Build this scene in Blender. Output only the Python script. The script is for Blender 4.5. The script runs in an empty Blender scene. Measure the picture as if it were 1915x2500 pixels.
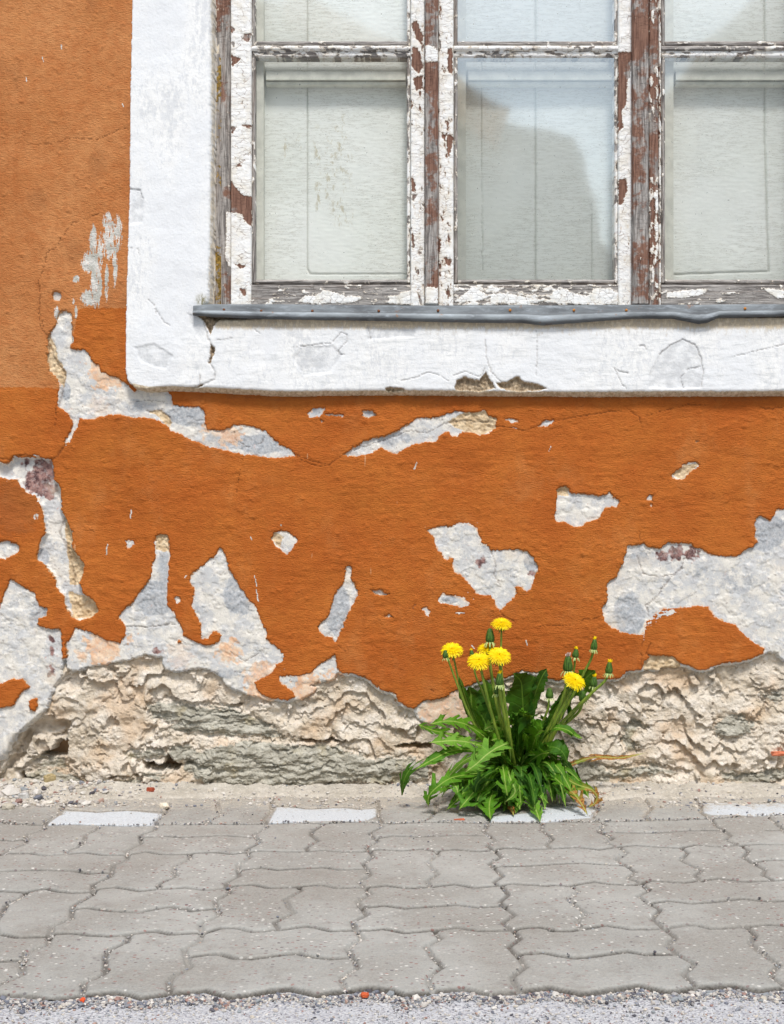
import bpy, math, random
import numpy as np
from mathutils import Vector, Matrix

# ---------------------------------------------------------------- camera
SC = bpy.context.scene
W0, H0 = 1915.0, 2500.0
FPX, CAMH, D, CX, HY = 3071.0, 0.591, 2.80, 957.5, 1284.0
cd = bpy.data.cameras.new('camera'); cam = bpy.data.objects.new('camera', cd)
SC.collection.objects.link(cam); SC.camera = cam
cam.location = (0, -D, CAMH); cam.rotation_euler = (math.radians(90), 0, 0)
cd.sensor_fit = 'HORIZONTAL'; cd.sensor_width = 36; cd.lens = FPX / W0 * 36
cd.shift_y = (HY - H0 / 2) / W0; cd.clip_start = 0.05; cd.clip_end = 500
# ---------------------------------------------------------------- light
SUN_EL, SUN_AZ = 58.0, 8.0          # azimuth: degrees right of the camera's back
wd = bpy.data.worlds.new('World'); SC.world = wd; wd.use_nodes = True
nt = wd.node_tree; nt.nodes.clear()
sky = nt.nodes.new('ShaderNodeTexSky'); sky.sky_type = 'NISHITA'; sky.sun_disc = False
sky.sun_elevation = math.radians(SUN_EL); sky.sun_rotation = math.radians(180 - SUN_AZ)
sky.air_density = 1.6; sky.dust_density = 2.4; sky.ozone_density = 1.0
bg = nt.nodes.new('ShaderNodeBackground'); bg.inputs['Strength'].default_value = 0.105
ow = nt.nodes.new('ShaderNodeOutputWorld')
nt.links.new(sky.outputs[0], bg.inputs[0]); nt.links.new(bg.outputs[0], ow.inputs[0])
sl = bpy.data.lights.new('sun', 'SUN'); sl.energy = 2.25; sl.angle = math.radians(10); sl.color = (1, .985, .96)
so = bpy.data.objects.new('sun', sl); SC.collection.objects.link(so)
e, a = math.radians(SUN_EL), math.radians(SUN_AZ)
sd = Vector((math.sin(a) * math.cos(e), -math.cos(a) * math.cos(e), math.sin(e)))
so.rotation_euler = sd.to_track_quat('Z', 'Y').to_euler(); so.location = sd * 20
SC.view_settings.view_transform = 'Standard'; SC.view_settings.look = 'None'
SC.view_settings.gamma = 1; SC.view_settings.exposure = 0.39
SC.view_settings.use_curve_mapping = False

# ---------------------------------------------------------------- helpers
rng = np.random.default_rng(7)
def wx(px, Hh=0.0): return (np.asarray(px, float) - CX) / FPX * (D - Hh)
def wz(py, Hh=0.0): return CAMH - (np.asarray(py, float) - HY) / FPX * (D - Hh)
def P(px, py, Hh=0.0): return Vector((float(wx(px, Hh)), -Hh, float(wz(py, Hh))))
def G(px, py):
    d = FPX * CAMH / (np.asarray(py, float) - HY)
    return (np.asarray(px, float) - CX) / FPX * d, d - D
def K(s, ox, oy, pts): return [(x / s + ox, y / s + oy) for x, y in pts]
f0 = lambda p: K(2.1, 0, 1100, p)
fA = lambda p: K(2.1, 0, 700, p)
f7 = lambda p: K(2.8, 700, 1150, p)
f12 = lambda p: K(2.35, 1200, 1150, p)
f74 = lambda p: K(1.3827, 700, 740, p)
fr = lambda p: K(2.611, 0, 0, p)
fr2 = lambda p: K(2.611, 500, 0, p)
fr3 = lambda p: K(2.0613, 1100, 0, p)
fs1 = lambda p: K(3.36, 0, 1580, p)
fs2 = lambda p: K(2.8, 450, 1600, p)
fs3 = lambda p: K(2.973, 1350, 1600, p)
g1 = lambda p: K(3.36, 0, 1900, p)
g2 = lambda p: K(3.36, 450, 1900, p)
g3 = lambda p: K(3.36, 900, 1900, p)
g4 = lambda p: K(2.973, 1350, 1900, p)
dA = lambda p: K(5.419, 970, 1640, p)
dB = lambda p: K(4.54, 1230, 1640, p)
dC = lambda p: K(3.36, 1050, 1490, p)

def _h(ix, iy, seed):
    n = (ix.astype(np.int64) * 374761393 + iy.astype(np.int64) * 668265263 + seed * 1442695041) & 0xFFFFFFFF
    n = ((n ^ (n >> 13)) * 1274126177) & 0xFFFFFFFF
    return ((n ^ (n >> 16)) & 0xFFFFFF) / float(0xFFFFFF)
def pn(x, y, seed=0):
    ix = np.floor(x); iy = np.floor(y); fx = x - ix; fy = y - iy
    u = fx * fx * fx * (fx * (fx * 6 - 15) + 10); v = fy * fy * fy * (fy * (fy * 6 - 15) + 10)
    def g(dx, dy):
        a = _h(ix + dx, iy + dy, seed) * 6.2831853
        return np.cos(a) * (fx - dx) + np.sin(a) * (fy - dy)
    a0 = g(0, 0) * (1 - u) + g(1, 0) * u; a1 = g(0, 1) * (1 - u) + g(1, 1) * u
    return (a0 * (1 - v) + a1 * v) * 1.5
def fbm(x, y, o=4, seed=0, gain=.5):
    r = 0; a = 1; t = 0
    for i in range(o):
        r = r + a * pn(x * 2 ** i + 17.3 * i, y * 2 ** i - 9.1 * i, seed + i); t += a; a *= gain
    return r / t
def worley(x, y, seed=0):
    ix = np.floor(x); iy = np.floor(y); f1 = np.full(x.shape, 9.); f2 = np.full(x.shape, 9.)
    for dx in (-1, 0, 1):
        for dy in (-1, 0, 1):
            a = ix + dx; b = iy + dy
            d = np.hypot(a + _h(a, b, seed) - x, b + _h(a, b, seed + 5) - y)
            f2 = np.minimum(f2, np.maximum(f1, d)); f1 = np.minimum(f1, d)
    return f1, f2
def sst(x, a, b):
    t = np.clip((x - a) / (b - a), 0, 1); return t * t * (3 - 2 * t)
def sdf(poly, X, Y, m=30., warp=None):
    """signed distance (positive inside), clamped to -m outside the polygon's box"""
    p = np.array(poly, float); out = np.full(X.shape, -m)
    sel = (X > p[:, 0].min() - m) & (X < p[:, 0].max() + m) & (Y > p[:, 1].min() - m) & (Y < p[:, 1].max() + m)
    if not sel.any(): return out
    x = X[sel]; y = Y[sel]
    if warp is not None: x = x + warp[0][sel]; y = y + warp[1][sel]
    d = np.full(x.shape, 1e9); ins = np.zeros(x.shape, bool)
    for i in range(len(p)):
        ax, ay = p[i - 1]; bx, by = p[i]; ex, ey = bx - ax, by - ay; L = ex * ex + ey * ey + 1e-9
        t = np.clip(((x - ax) * ex + (y - ay) * ey) / L, 0, 1)
        d = np.minimum(d, (x - ax - t * ex) ** 2 + (y - ay - t * ey) ** 2)
        if ay != by:
            ins ^= ((ay > y) != (by > y)) & (x < (bx - ax) * (y - ay) / (by - ay) + ax)
    d = np.sqrt(d); out[sel] = np.where(ins, d, -d); return np.maximum(out, -m)
def pld(poly, X, Y, m=12., warp=None):
    p = np.array(poly, float); out = np.full(X.shape, float(m))
    sel = (X > p[:, 0].min() - m) & (X < p[:, 0].max() + m) & (Y > p[:, 1].min() - m) & (Y < p[:, 1].max() + m)
    if not sel.any(): return out
    x = X[sel]; y = Y[sel]
    if warp is not None: x = x + warp[0][sel]; y = y + warp[1][sel]
    d = np.full(x.shape, 1e9)
    for i in range(1, len(p)):
        ax, ay = p[i - 1]; bx, by = p[i]; ex, ey = bx - ax, by - ay; L = ex * ex + ey * ey + 1e-12
        t = np.clip(((x - ax) * ex + (y - ay) * ey) / L, 0, 1)
        d = np.minimum(d, (x - ax - t * ex) ** 2 + (y - ay - t * ey) ** 2)
    out[sel] = np.minimum(np.sqrt(d), m); return out

def link(name, me, mat, parent=None, smooth=True):
    o = bpy.data.objects.new(name, me); SC.collection.objects.link(o)
    if mat is not None: me.materials.append(mat)
    if parent is not None:
        o.parent = parent
    return o
def npmesh(name, V, F, mat, parent=None, attrs=None, smooth=True, org=None):
    """F: (n,k) array of equal-size faces, or a list of such arrays"""
    V = np.asarray(V, float)
    if org is not None: V = V - np.array(org)
    Fs = F if isinstance(F, list) else [F]
    Fs = [np.asarray(f, np.int32) for f in Fs if len(f)]
    me = bpy.data.meshes.new(name)
    me.vertices.add(len(V)); me.vertices.foreach_set('co', V.ravel().astype(np.float32))
    nl = sum(f.size for f in Fs); npy = sum(len(f) for f in Fs)
    me.loops.add(nl); me.polygons.add(npy)
    me.loops.foreach_set('vertex_index', np.concatenate([f.ravel() for f in Fs]))
    st = []; c = 0
    for f in Fs:
        st.append(np.arange(len(f)) * f.shape[1] + c); c += f.size
    me.polygons.foreach_set('loop_start', np.concatenate(st).astype(np.int32))
    me.update(calc_edges=True)
    me.polygons.foreach_set('use_smooth', np.full(npy, smooth))
    for k, v in (attrs or {}).items():
        v = np.asarray(v, np.float32)
        if v.ndim == 2 and v.shape[1] == 3:
            at = me.attributes.new(k, 'FLOAT_COLOR', 'POINT')
            at.data.foreach_set('color', np.hstack([v, np.ones((len(v), 1), np.float32)]).ravel())
        else:
            me.attributes.new(k, 'FLOAT', 'POINT').data.foreach_set('value', v.ravel())
    me.validate(); me.update()
    return link(name, me, mat, parent)
def gridfaces(ny, nx, keep=None, flip=False):
    i = np.arange(ny * nx).reshape(ny, nx)
    q = np.stack([i[:-1, :-1], i[1:, :-1], i[1:, 1:], i[:-1, 1:]], -1)
    if flip: q = q[..., ::-1]
    if keep is not None: q = q[keep]
    return q.reshape(-1, 4)
def compact(V, F, attrs):
    used = np.zeros(len(V), bool); used[F.ravel()] = True
    m = np.cumsum(used) - 1
    return V[used], m[F], {k: np.asarray(v).reshape(len(V), -1)[used].squeeze() for k, v in attrs.items()}
def wallgrid(name, X, Y, Hh, mat, parent, attrs, keep=None, dz=None):
    """X,Y target-pixel grids, Hh height towards the viewer in metres"""
    V = np.stack([(X - CX) / FPX * D, -Hh, CAMH - (Y - HY) / FPX * D], -1).reshape(-1, 3)
    if dz is not None: V[:, 2] += dz.ravel()
    F = gridfaces(*X.shape, keep=keep)
    at = {k: v.ravel() for k, v in attrs.items()}
    V, F, at = compact(V, F, at)
    return npmesh(name, V, F, mat, parent, at)
class MB:
    def __init__(s): s.v = []; s.q = []; s.t = []; s.a = {}
    def add(s, V, F, **at):
        n = len(s.v); V = [tuple(v) for v in V]; s.v += V
        for f in F:
            f = [int(i) + n for i in f]
            if len(f) == 3: s.t.append(f)
            elif len(f) == 4: s.q.append(f)
            else:
                for k in range(1, len(f) - 1): s.t.append([f[0], f[k], f[k + 1]])
        for k, val in at.items():
            L = s.a.setdefault(k, [0.0] * n)
            if len(L) < n: L += [0.0] * (n - len(L))
            L += list(val) if hasattr(val, '__len__') else [val] * len(V)
    def box(s, lo, hi):
        x0, y0, z0 = lo; x1, y1, z1 = hi
        s.add([(x0, y0, z0), (x1, y0, z0), (x1, y1, z0), (x0, y1, z0), (x0, y0, z1), (x1, y0, z1), (x1, y1, z1), (x0, y1, z1)],
              [(0, 3, 2, 1), (4, 5, 6, 7), (0, 1, 5, 4), (1, 2, 6, 5), (2, 3, 7, 6), (3, 0, 4, 7)])
    def tube(s, pts, r, n=7, cap=True):
        pts = [Vector(p) for p in pts]; m = len(pts); V = []
        rr = r if hasattr(r, '__len__') else [r] * m
        up = Vector((.3, 1, .1)).normalized()
        for i, p in enumerate(pts):
            t = (pts[min(i + 1, m - 1)] - pts[max(i - 1, 0)]).normalized()
            u = t.cross(up)
            if u.length < 1e-4: u = t.cross(Vector((1, 0, 0)))
            u.normalize(); w = t.cross(u)
            for k in range(n):
                a = 2 * math.pi * k / n
                V.append(p + (u * math.cos(a) + w * math.sin(a)) * rr[i])
        F = []
        for i in range(m - 1):
            for k in range(n):
                k2 = (k + 1) % n
                F.append((i * n + k, i * n + k2, (i + 1) * n + k2, (i + 1) * n + k))
        if cap: F.append(tuple(range(n))[::-1]); F.append(tuple(range((m - 1) * n, m * n)))
        s.add(V, F)
    def build(s, name, mat, parent=None, org=None, smooth=True):
        fs = []
        if s.q: fs.append(np.array(s.q))
        if s.t: fs.append(np.array(s.t))
        n = len(s.v)
        at = {k: np.array(L + [0.0] * (n - len(L))) for k, L in s.a.items()}
        return npmesh(name, np.array(s.v), fs, mat, parent, at, smooth, org)
def tag(o, label=None, cat=None, group=None, kind=None):
    if label: o['label'] = label
    if cat: o['category'] = cat
    if group: o['group'] = group
    if kind: o['kind'] = kind
    return o
def empty(name, loc=(0, 0, 0)):
    o = bpy.data.objects.new(name, None); SC.collection.objects.link(o); o.location = loc
    o.empty_display_size = .05
    return o

# ---------------------------------------------------------------- materials
def lin(c):
    return tuple(((v / 255) / 12.92 if v / 255 <= .04045 else ((v / 255 + .055) / 1.055) ** 2.4) for v in c) + (1,)
class Mt:
    def __init__(s, name):
        s.m = bpy.data.materials.new(name); s.m.use_nodes = True
        s.t = s.m.node_tree; s.t.nodes.clear()
        s.tc = s.N('ShaderNodeTexCoord').outputs['Object']
        s.nrm = None
    def N(s, ty, **kw):
        n = s.t.nodes.new(ty)
        for k, v in kw.items(): setattr(n, k, v)
        return n
    def put(s, sock, v):
        if hasattr(v, 'links') or isinstance(v, bpy.types.NodeSocket): s.t.links.new(v, sock)
        elif v is not None:
            sock.default_value = v
    def math(s, op, a, b=0.0, c=None, clamp=False):
        n = s.N('ShaderNodeMath', operation=op, use_clamp=clamp)
        s.put(n.inputs[0], a); s.put(n.inputs[1], b)
        if c is not None: s.put(n.inputs[2], c)
        return n.outputs[0]
    def attr(s, name): return s.N('ShaderNodeAttribute', attribute_name=name).outputs['Fac']
    def acol(s, name): return s.N('ShaderNodeAttribute', attribute_name=name).outputs['Color']
    def vec(s, scale=(1, 1, 1), loc=(0, 0, 0), rot=(0, 0, 0), src=None):
        n = s.N('ShaderNodeMapping'); s.put(n.inputs[0], src or s.tc)
        n.inputs['Scale'].default_value = scale; n.inputs['Location'].default_value = loc; n.inputs['Rotation'].default_value = rot
        return n.outputs[0]
    def noise(s, scale, detail=5, rough=.55, v=None, dist=0.0):
        n = s.N('ShaderNodeTexNoise'); s.put(n.inputs['Vector'], v or s.tc)
        n.inputs['Scale'].default_value = scale; n.inputs['Detail'].default_value = detail
        n.inputs['Roughness'].default_value = rough; n.inputs['Distortion'].default_value = dist
        return n.outputs['Fac']
    def voro(s, scale, v=None, feature='F1', out='Distance', rnd=1.0):
        n = s.N('ShaderNodeTexVoronoi', feature=feature); s.put(n.inputs['Vector'], v or s.tc)
        n.inputs['Scale'].default_value = scale; n.inputs['Randomness'].default_value = rnd
        return n.outputs[out]
    def step(s, x, a, b, lo=0., hi=1.):
        n = s.N('ShaderNodeMapRange', interpolation_type='SMOOTHSTEP')
        s.put(n.inputs[0], x); n.inputs[1].default_value = a; n.inputs[2].default_value = b
        n.inputs[3].default_value = lo; n.inputs[4].default_value = hi
        return n.outputs[0]
    def mix(s, f, a, b, mode='MIX'):
        n = s.N('ShaderNodeMix', data_type='RGBA', blend_type=mode)
        s.put(n.inputs[0], f); s.put(n.inputs[6], a); s.put(n.inputs[7], b)
        return n.outputs[2]
    def ramp(s, f, stops):
        n = s.N('ShaderNodeValToRGB'); s.put(n.inputs[0], f); el = n.color_ramp.elements
        while len(el) > 1: el.remove(el[0])
        el[0].position = stops[0][0]; el[0].color = stops[0][1]
        for p, c in stops[1:]:
            q = el.new(p); q.color = c
        return n.outputs[0]
    def bump(s, h, dist=.001, strength=1.0):
        n = s.N('ShaderNodeBump'); s.put(n.inputs['Height'], h)
        n.inputs['Distance'].default_value = dist; n.inputs['Strength'].default_value = strength
        if s.nrm is not None: s.put(n.inputs['Normal'], s.nrm)
        s.nrm = n.outputs[0]; return s
    def out(s, col, rough=.85, spec=.25, metal=0.0, trans=None):
        p = s.N('ShaderNodeBsdfPrincipled'); s.put(p.inputs['Base Color'], col); s.put(p.inputs['Roughness'], rough)
        p.inputs['Specular IOR Level'].default_value = spec; s.put(p.inputs['Metallic'], metal)
        if s.nrm is not None: s.put(p.inputs['Normal'], s.nrm)
        o = s.N('ShaderNodeOutputMaterial'); sh = p.outputs[0]
        if trans:
            tr = s.N('ShaderNodeBsdfTranslucent'); s.put(tr.inputs[0], trans[1])
            mx = s.N('ShaderNodeMixShader'); mx.inputs[0].default_value = trans[0]
            s.t.links.new(sh, mx.inputs[1]); s.t.links.new(tr.outputs[0], mx.inputs[2]); sh = mx.outputs[0]
        s.t.links.new(sh, o.inputs[0]); return s.m

def m_coat():
    m = Mt('orange_plaster_paint')
    n1 = m.noise(5, 5, .6); n2 = m.noise(60, 4, .65); n3 = m.noise(2.2, 3, .5, m.vec((1, 1, 2.5)))
    light = m.mix(m.step(n1, .3, .7), lin((192, 122, 68)), lin((208, 142, 88)))
    dark = m.mix(m.step(n1, .3, .7), lin((181, 95, 33)), lin((195, 112, 44)))
    dark = m.mix(m.step(n3, .5, .75, 0, .55), dark, lin((188, 112, 42)))
    c = m.mix(m.step(m.math('ADD', m.attr('tone'), m.math('MULTIPLY', m.math('SUBTRACT', n2, .5), .5)), .4, .6), light, dark)
    c = m.mix(m.step(n2, .35, .7, .0, .30), c, lin((166, 80, 22)))
    c = m.mix(m.step(m.noise(8, 6, .7, m.vec((1, 1, .6), loc=(6, 2, 9))), .5, .72, 0, .30), c, lin((210, 142, 82)))
    c = m.mix(m.step(m.noise(4, 5, .7, m.vec((1.6, 1, .5), loc=(1, 2, 5))), .52, .75, 0, .35), c, lin((158, 82, 26)))
    c = m.mix(m.attr('stain'), c, lin((150, 92, 50)))
    # pale scratches and nicks
    sc = m.noise(16, 2, .4, m.vec((5, 1, 1), rot=(0, .5, 0)))
    c = m.mix(m.step(sc, .76, .78, 0, .5), c, lin((226, 176, 130)))
    scr = m.math('ADD', m.attr('scrape'), m.math('MULTIPLY', m.step(m.attr('scrape'), .05, .3), m.math('MULTIPLY', m.math('SUBTRACT', m.noise(75, 5, .8, m.vec((2.6, 1, .8))), .5), 3.0)))
    pl = m.mix(m.step(m.noise(40), .4, .6), lin((190, 188, 178)), lin((226, 222, 214)))
    c = m.mix(m.step(scr, .46, .54), c, pl)
    edge = m.mix(m.step(m.noise(70), .4, .6), lin((222, 178, 132)), lin((176, 140, 104)))
    c = m.mix(m.step(m.attr('rem'), -.6, .2), c, edge)
    c = m.mix(m.math('MULTIPLY', m.attr('crack'), .5), c, lin((96, 56, 28)))
    rough = m.math('MULTIPLY', m.noise(420, 3, .6), 1.0)
    grain = m.noise(260, 3, .65, m.vec((.55, 1, 1.5)))
    m.bump(m.math('ADD', m.math('MULTIPLY', grain, 1.0), m.math('MULTIPLY', rough, .5)), .003, 1.0)
    return m.out(c, .82, .25)
def m_under():
    m = Mt('lime_undercoat')
    a = m.noise(22, 6, .65); b = m.noise(55, 5, .7, m.vec(loc=(3, 1, 2))); cc = m.noise(130, 4, .7)
    c = m.mix(m.step(a, .44, .58), lin((204, 204, 203)), lin((228, 223, 213)))
    c = m.mix(m.step(b, .52, .62, 0, .8), c, lin((240, 234, 224)))
    cool = m.math('ADD', m.attr('cool'), m.math('MULTIPLY', m.math('SUBTRACT', m.noise(26, 5, .7, m.vec(loc=(9, 4, 1))), .5), 1.8))
    c = m.mix(m.step(cool, .35, .65, 0, .9), c, m.mix(m.step(cc, .35, .65), lin((152, 157, 163)), lin((196, 198, 200))))
    c = m.mix(m.step(m.noise(38, 5, .75, m.vec(loc=(1, 7, 5))), .64, .70, 0, .5), c, lin((196, 140, 122)))
    c = m.mix(m.step(m.attr('purple'), 0, 1), c, m.mix(m.step(b, .4, .6), lin((92, 66, 66)), lin((170, 134, 126))))
    c = m.mix(m.step(m.attr('peach'), .35, .8, 0, .8), c, m.mix(m.step(b, .4, .62), lin((232, 176, 128)), lin((238, 208, 176))))
    c = m.mix(m.step(cc, .62, .68, 0, .6), c, lin((128, 112, 106)))
    c = m.mix(m.step(m.noise(75, 6, .8, m.vec(loc=(2, 6, 8))), .5, .6, 0, .45), c, lin((188, 184, 182)))
    c = m.mix(m.step(m.noise(9, 4, .6, m.vec(loc=(5, 6, 8))), .55, .7, 0, .45), c, lin((220, 204, 182)))
    c = m.mix(m.step(m.attr('sand'), .3, .6), c, m.mix(m.step(b, .4, .6), lin((198, 172, 136)), lin((226, 204, 170))))
    c = m.mix(m.math('MULTIPLY', m.attr('crack'), .5), c, lin((110, 90, 76)))
    m.bump(m.math('ADD', m.noise(220, 4, .7), m.math('MULTIPLY', b, 1.0)), .0012, .7)
    return m.out(c, .92, .15)
def m_rubble():
    m = Mt('rubble_mortar_and_stone')
    a = m.noise(14, 6, .6); b = m.noise(70, 5, .7); c2 = m.noise(300, 3, .7)
    mort = m.mix(m.step(a, .36, .64), lin((217, 202, 180)), lin((240, 229, 213)))
    mort = m.mix(m.step(b, .5, .7, 0, .7), mort, lin((246, 238, 228)))
    mort = m.mix(m.step(m.noise(9, 4, .6, m.vec(loc=(4, 4, 4))), .48, .66, 0, .7), mort, lin((214, 184, 150)))
    st = m.mix(m.step(m.noise(30, 5, .7, m.vec((1, 1, 3))), .35, .65), lin((158, 153, 138)), lin((206, 201, 186)))
    st = m.mix(m.step(m.noise(18, 4, .6, m.vec(loc=(8, 2, 2))), .55, .7, 0, .6), st, lin((186, 172, 136)))
    st = m.mix(m.step(b, .6, .7, 0, .5), st, lin((226, 226, 218)))
    c = m.mix(m.step(m.math('ADD', m.attr('stone'), m.math('MULTIPLY', m.math('SUBTRACT', m.noise(32, 5, .7, m.vec((.6, 1, 1.6))), .56), 34)), -2, 3), mort, st)
    c = m.mix(m.step(c2, .60, .70, 0, .45), c, lin((120, 100, 76)))
    c = m.mix(m.step(m.noise(120, 5, .8, m.vec(loc=(7, 7, 2))), .60, .68, 0, .4), c, lin((158, 132, 102)))
    c = m.mix(m.attr('dirt'), c, lin((150, 132, 106)))  # dirt at the foot; also carries the painted shade of the left hollow
    m.bump(m.math('ADD', m.math('MULTIPLY', b, 2.6), c2), .0026, 1.0)
    return m.out(c, .95, .1)
def m_surround():
    m = Mt('white_lime_render')
    a = m.noise(10, 5, .6, m.vec((1, 1, .5))); b = m.noise(90, 5, .7, m.vec((1.6, 1, .7)))
    hv = m.noise(60, 5, .7, m.vec((.35, 1, 2.4)))
    c = m.mix(m.step(a, .35, .65), lin((234, 235, 236)), lin((244, 243, 240)))
    c = m.mix(m.step(m.math('ADD', m.math('MULTIPLY', b, .6), m.math('MULTIPLY', a, .45)), .53, .64, 0, .5), c, lin((200, 203, 208)))
    c = m.mix(m.math('MULTIPLY', m.step(hv, .52, .66, 0, .6), m.attr('band')), c, lin((204, 206, 206)))
    c = m.mix(m.math('MULTIPLY', m.step(m.noise(34, 5, .7), .38, .6), m.attr('grey')), c, lin((206, 207, 208)))
    c = m.mix(m.step(m.math('ADD', m.attr('sand'), m.math('MULTIPLY', m.math('SUBTRACT', b, .5), .9)), .35, .75), c, m.mix(m.step(b, .35, .65), lin((176, 156, 126)), lin((222, 208, 184))))
    c = m.mix(m.step(m.attr('hole'), -.8, 1.2), c, m.mix(m.step(b, .35, .65), lin((142, 122, 98)), lin((200, 180, 152))))
    c = m.mix(m.math('MULTIPLY', m.attr('crack'), .38), c, lin((140, 130, 120)))
    c = m.mix(m.math('MULTIPLY', m.attr('moss'), m.step(b, .3, .6)), c, lin((120, 112, 66)))
    m.bump(m.math('ADD', m.noise(180, 4, .65), m.math('MULTIPLY', m.noise(40, 4, .6), 1.2)), .0013, .75)
    return m.out(c, .88, .2)
def m_wood(name, vertical=True, warm=.5):
    m = Mt(name)
    gs = (6, 1, .35) if vertical else (.35, 1, 6)
    g = m.noise(60, 5, .65, m.vec(gs)); g2 = m.noise(14, 4, .6, m.vec(gs, loc=(3, 1, 5))); b = m.noise(90, 4, .7); big = m.noise(11, 3, .6)
    wood = m.mix(m.step(g, .35, .66), lin((104, 98, 94)), lin((184, 178, 172)))
    wood = m.mix(m.step(g2, .5, .68, 0, .6), wood, lin((140, 126, 116)))
    prim = m.mix(m.step(g, .3, .65), lin((94, 62, 50)), lin((142, 106, 88)))
    pf = m.math('ADD', m.attr('primer'), m.math('ADD', m.math('MULTIPLY', m.math('SUBTRACT', big, .5), 2.2), m.math('MULTIPLY', m.math('SUBTRACT', b, .5), 1.0)))
    c = m.mix(m.step(pf, -.12, .12), wood, prim)
    c = m.mix(m.step(g, .27, .33, .85, 0), c, lin((58, 44, 38)))
    # paint film with its craquelure
    cs = (.9, 1, 3.4) if vertical else (2.2, 1, 2.6)
    vr = m.N('ShaderNodeTexVoronoi', feature='DISTANCE_TO_EDGE')
    wv = m.N('ShaderNodeVectorMath', operation='ADD')
    nz = m.N('ShaderNodeTexNoise'); nz.inputs['Scale'].default_value = 60; m.put(nz.inputs['Vector'], m.tc)
    sv = m.N('ShaderNodeVectorMath', operation='SCALE'); m.put(sv.inputs[0], nz.outputs['Color']); sv.inputs['Scale'].default_value = .018
    m.put(wv.inputs[0], m.tc); m.put(wv.inputs[1], sv.outputs[0])
    m.put(vr.inputs['Vector'], m.vec(cs, src=wv.outputs[0])); vr.inputs['Scale'].default_value = 34
    cr = m.step(vr.outputs['Distance'], .006, .03, .62, 0)
    cr = m.math('MULTIPLY', cr, m.step(m.noise(25, 2, .5, m.vec(loc=(5, 5, 1))), .34, .54))
    paint = m.mix(m.step(m.noise(30, 4, .7), .4, .7), lin((244, 243, 240)), lin((232, 226, 214)))
    paint = m.mix(cr, paint, lin((150, 120, 100)))
    fine = m.math('MULTIPLY', m.math('SUBTRACT', b, .5), 1.3)
    pm = m.math('ADD', m.attr('paint'), fine)
    rust = m.step(pm, -.25, .25, 1, 0)
    pmask = m.step(pm, -.06, .06)
    paint = m.mix(m.step(pm, .05, .35, .55, 0), paint, lin((206, 186, 160)))
    c = m.mix(pmask, c, paint)
    mo = m.math('ADD', m.attr('moss'), m.math('MULTIPLY', m.math('SUBTRACT', b, .5), 1.6))
    c = m.mix(m.step(mo, .35, .5), c, m.mix(m.step(m.noise(160), .35, .65), lin((92, 74, 26)), lin((166, 132, 58))))
    hgt = m.math('ADD', m.math('MULTIPLY', pmask, 1.0), m.math('MULTIPLY', g, .8))
    hgt = m.math('SUBTRACT', hgt, m.math('MULTIPLY', cr, .8))
    m.bump(hgt, .0014, 1.0)
    return m.out(c, .7, .3)
def m_flat(name, col, rough=.8, spec=.3, metal=0., nscale=60, var=.15, bdist=.0006):
    m = Mt(name); n = m.noise(nscale, 4, .6)
    d = tuple(v * (1 - var) for v in col[:3]) + (1,); l = tuple(min(1, v * (1 + var)) for v in col[:3]) + (1,)
    m.bump(n, bdist, .7)
    return m.out(m.mix(m.step(n, .3, .7), d, l), rough, spec, metal)
def m_metal():
    m = Mt('weathered_zinc')
    a = m.noise(12, 5, .6, m.vec((.5, 1, 2))); b = m.noise(80, 4, .7, m.vec((.4, 1, 1.5)))
    c = m.mix(m.step(a, .35, .65), lin((108, 112, 115)), lin((166, 173, 177)))
    c = m.mix(m.step(b, .5, .68, 0, .7), c, lin((184, 192, 198)))
    c = m.mix(m.step(m.noise(34, 4, .7, m.vec(loc=(2, 8, 1))), .62, .7, 0, .7), c, lin((166, 120, 84)))
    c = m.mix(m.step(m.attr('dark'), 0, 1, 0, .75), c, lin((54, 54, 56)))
    m.bump(a, .003, .5); m.bump(b, .0006, .5)
    return m.out(c, .68, .35, .1)
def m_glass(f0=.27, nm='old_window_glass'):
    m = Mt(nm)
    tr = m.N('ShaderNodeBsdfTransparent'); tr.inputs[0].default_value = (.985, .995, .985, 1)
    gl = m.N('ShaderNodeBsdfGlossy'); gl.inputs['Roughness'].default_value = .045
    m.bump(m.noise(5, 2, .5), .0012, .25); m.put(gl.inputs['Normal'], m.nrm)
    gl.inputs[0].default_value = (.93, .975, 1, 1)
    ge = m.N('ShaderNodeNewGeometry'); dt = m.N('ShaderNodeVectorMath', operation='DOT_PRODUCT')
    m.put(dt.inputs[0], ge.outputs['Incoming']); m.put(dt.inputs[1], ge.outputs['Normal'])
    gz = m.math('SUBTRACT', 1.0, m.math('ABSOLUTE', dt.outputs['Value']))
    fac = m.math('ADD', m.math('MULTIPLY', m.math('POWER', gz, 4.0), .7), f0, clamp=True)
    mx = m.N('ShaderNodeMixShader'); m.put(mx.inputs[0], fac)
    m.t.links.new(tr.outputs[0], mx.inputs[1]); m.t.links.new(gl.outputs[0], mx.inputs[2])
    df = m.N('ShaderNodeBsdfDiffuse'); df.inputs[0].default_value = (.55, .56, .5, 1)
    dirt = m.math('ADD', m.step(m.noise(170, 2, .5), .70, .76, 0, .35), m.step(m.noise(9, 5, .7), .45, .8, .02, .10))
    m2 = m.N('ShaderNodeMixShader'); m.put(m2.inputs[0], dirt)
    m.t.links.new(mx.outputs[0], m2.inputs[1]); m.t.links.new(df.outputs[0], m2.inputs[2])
    o = m.N('ShaderNodeOutputMaterial'); m.t.links.new(m2.outputs[0], o.inputs[0]); return m.m
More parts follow.
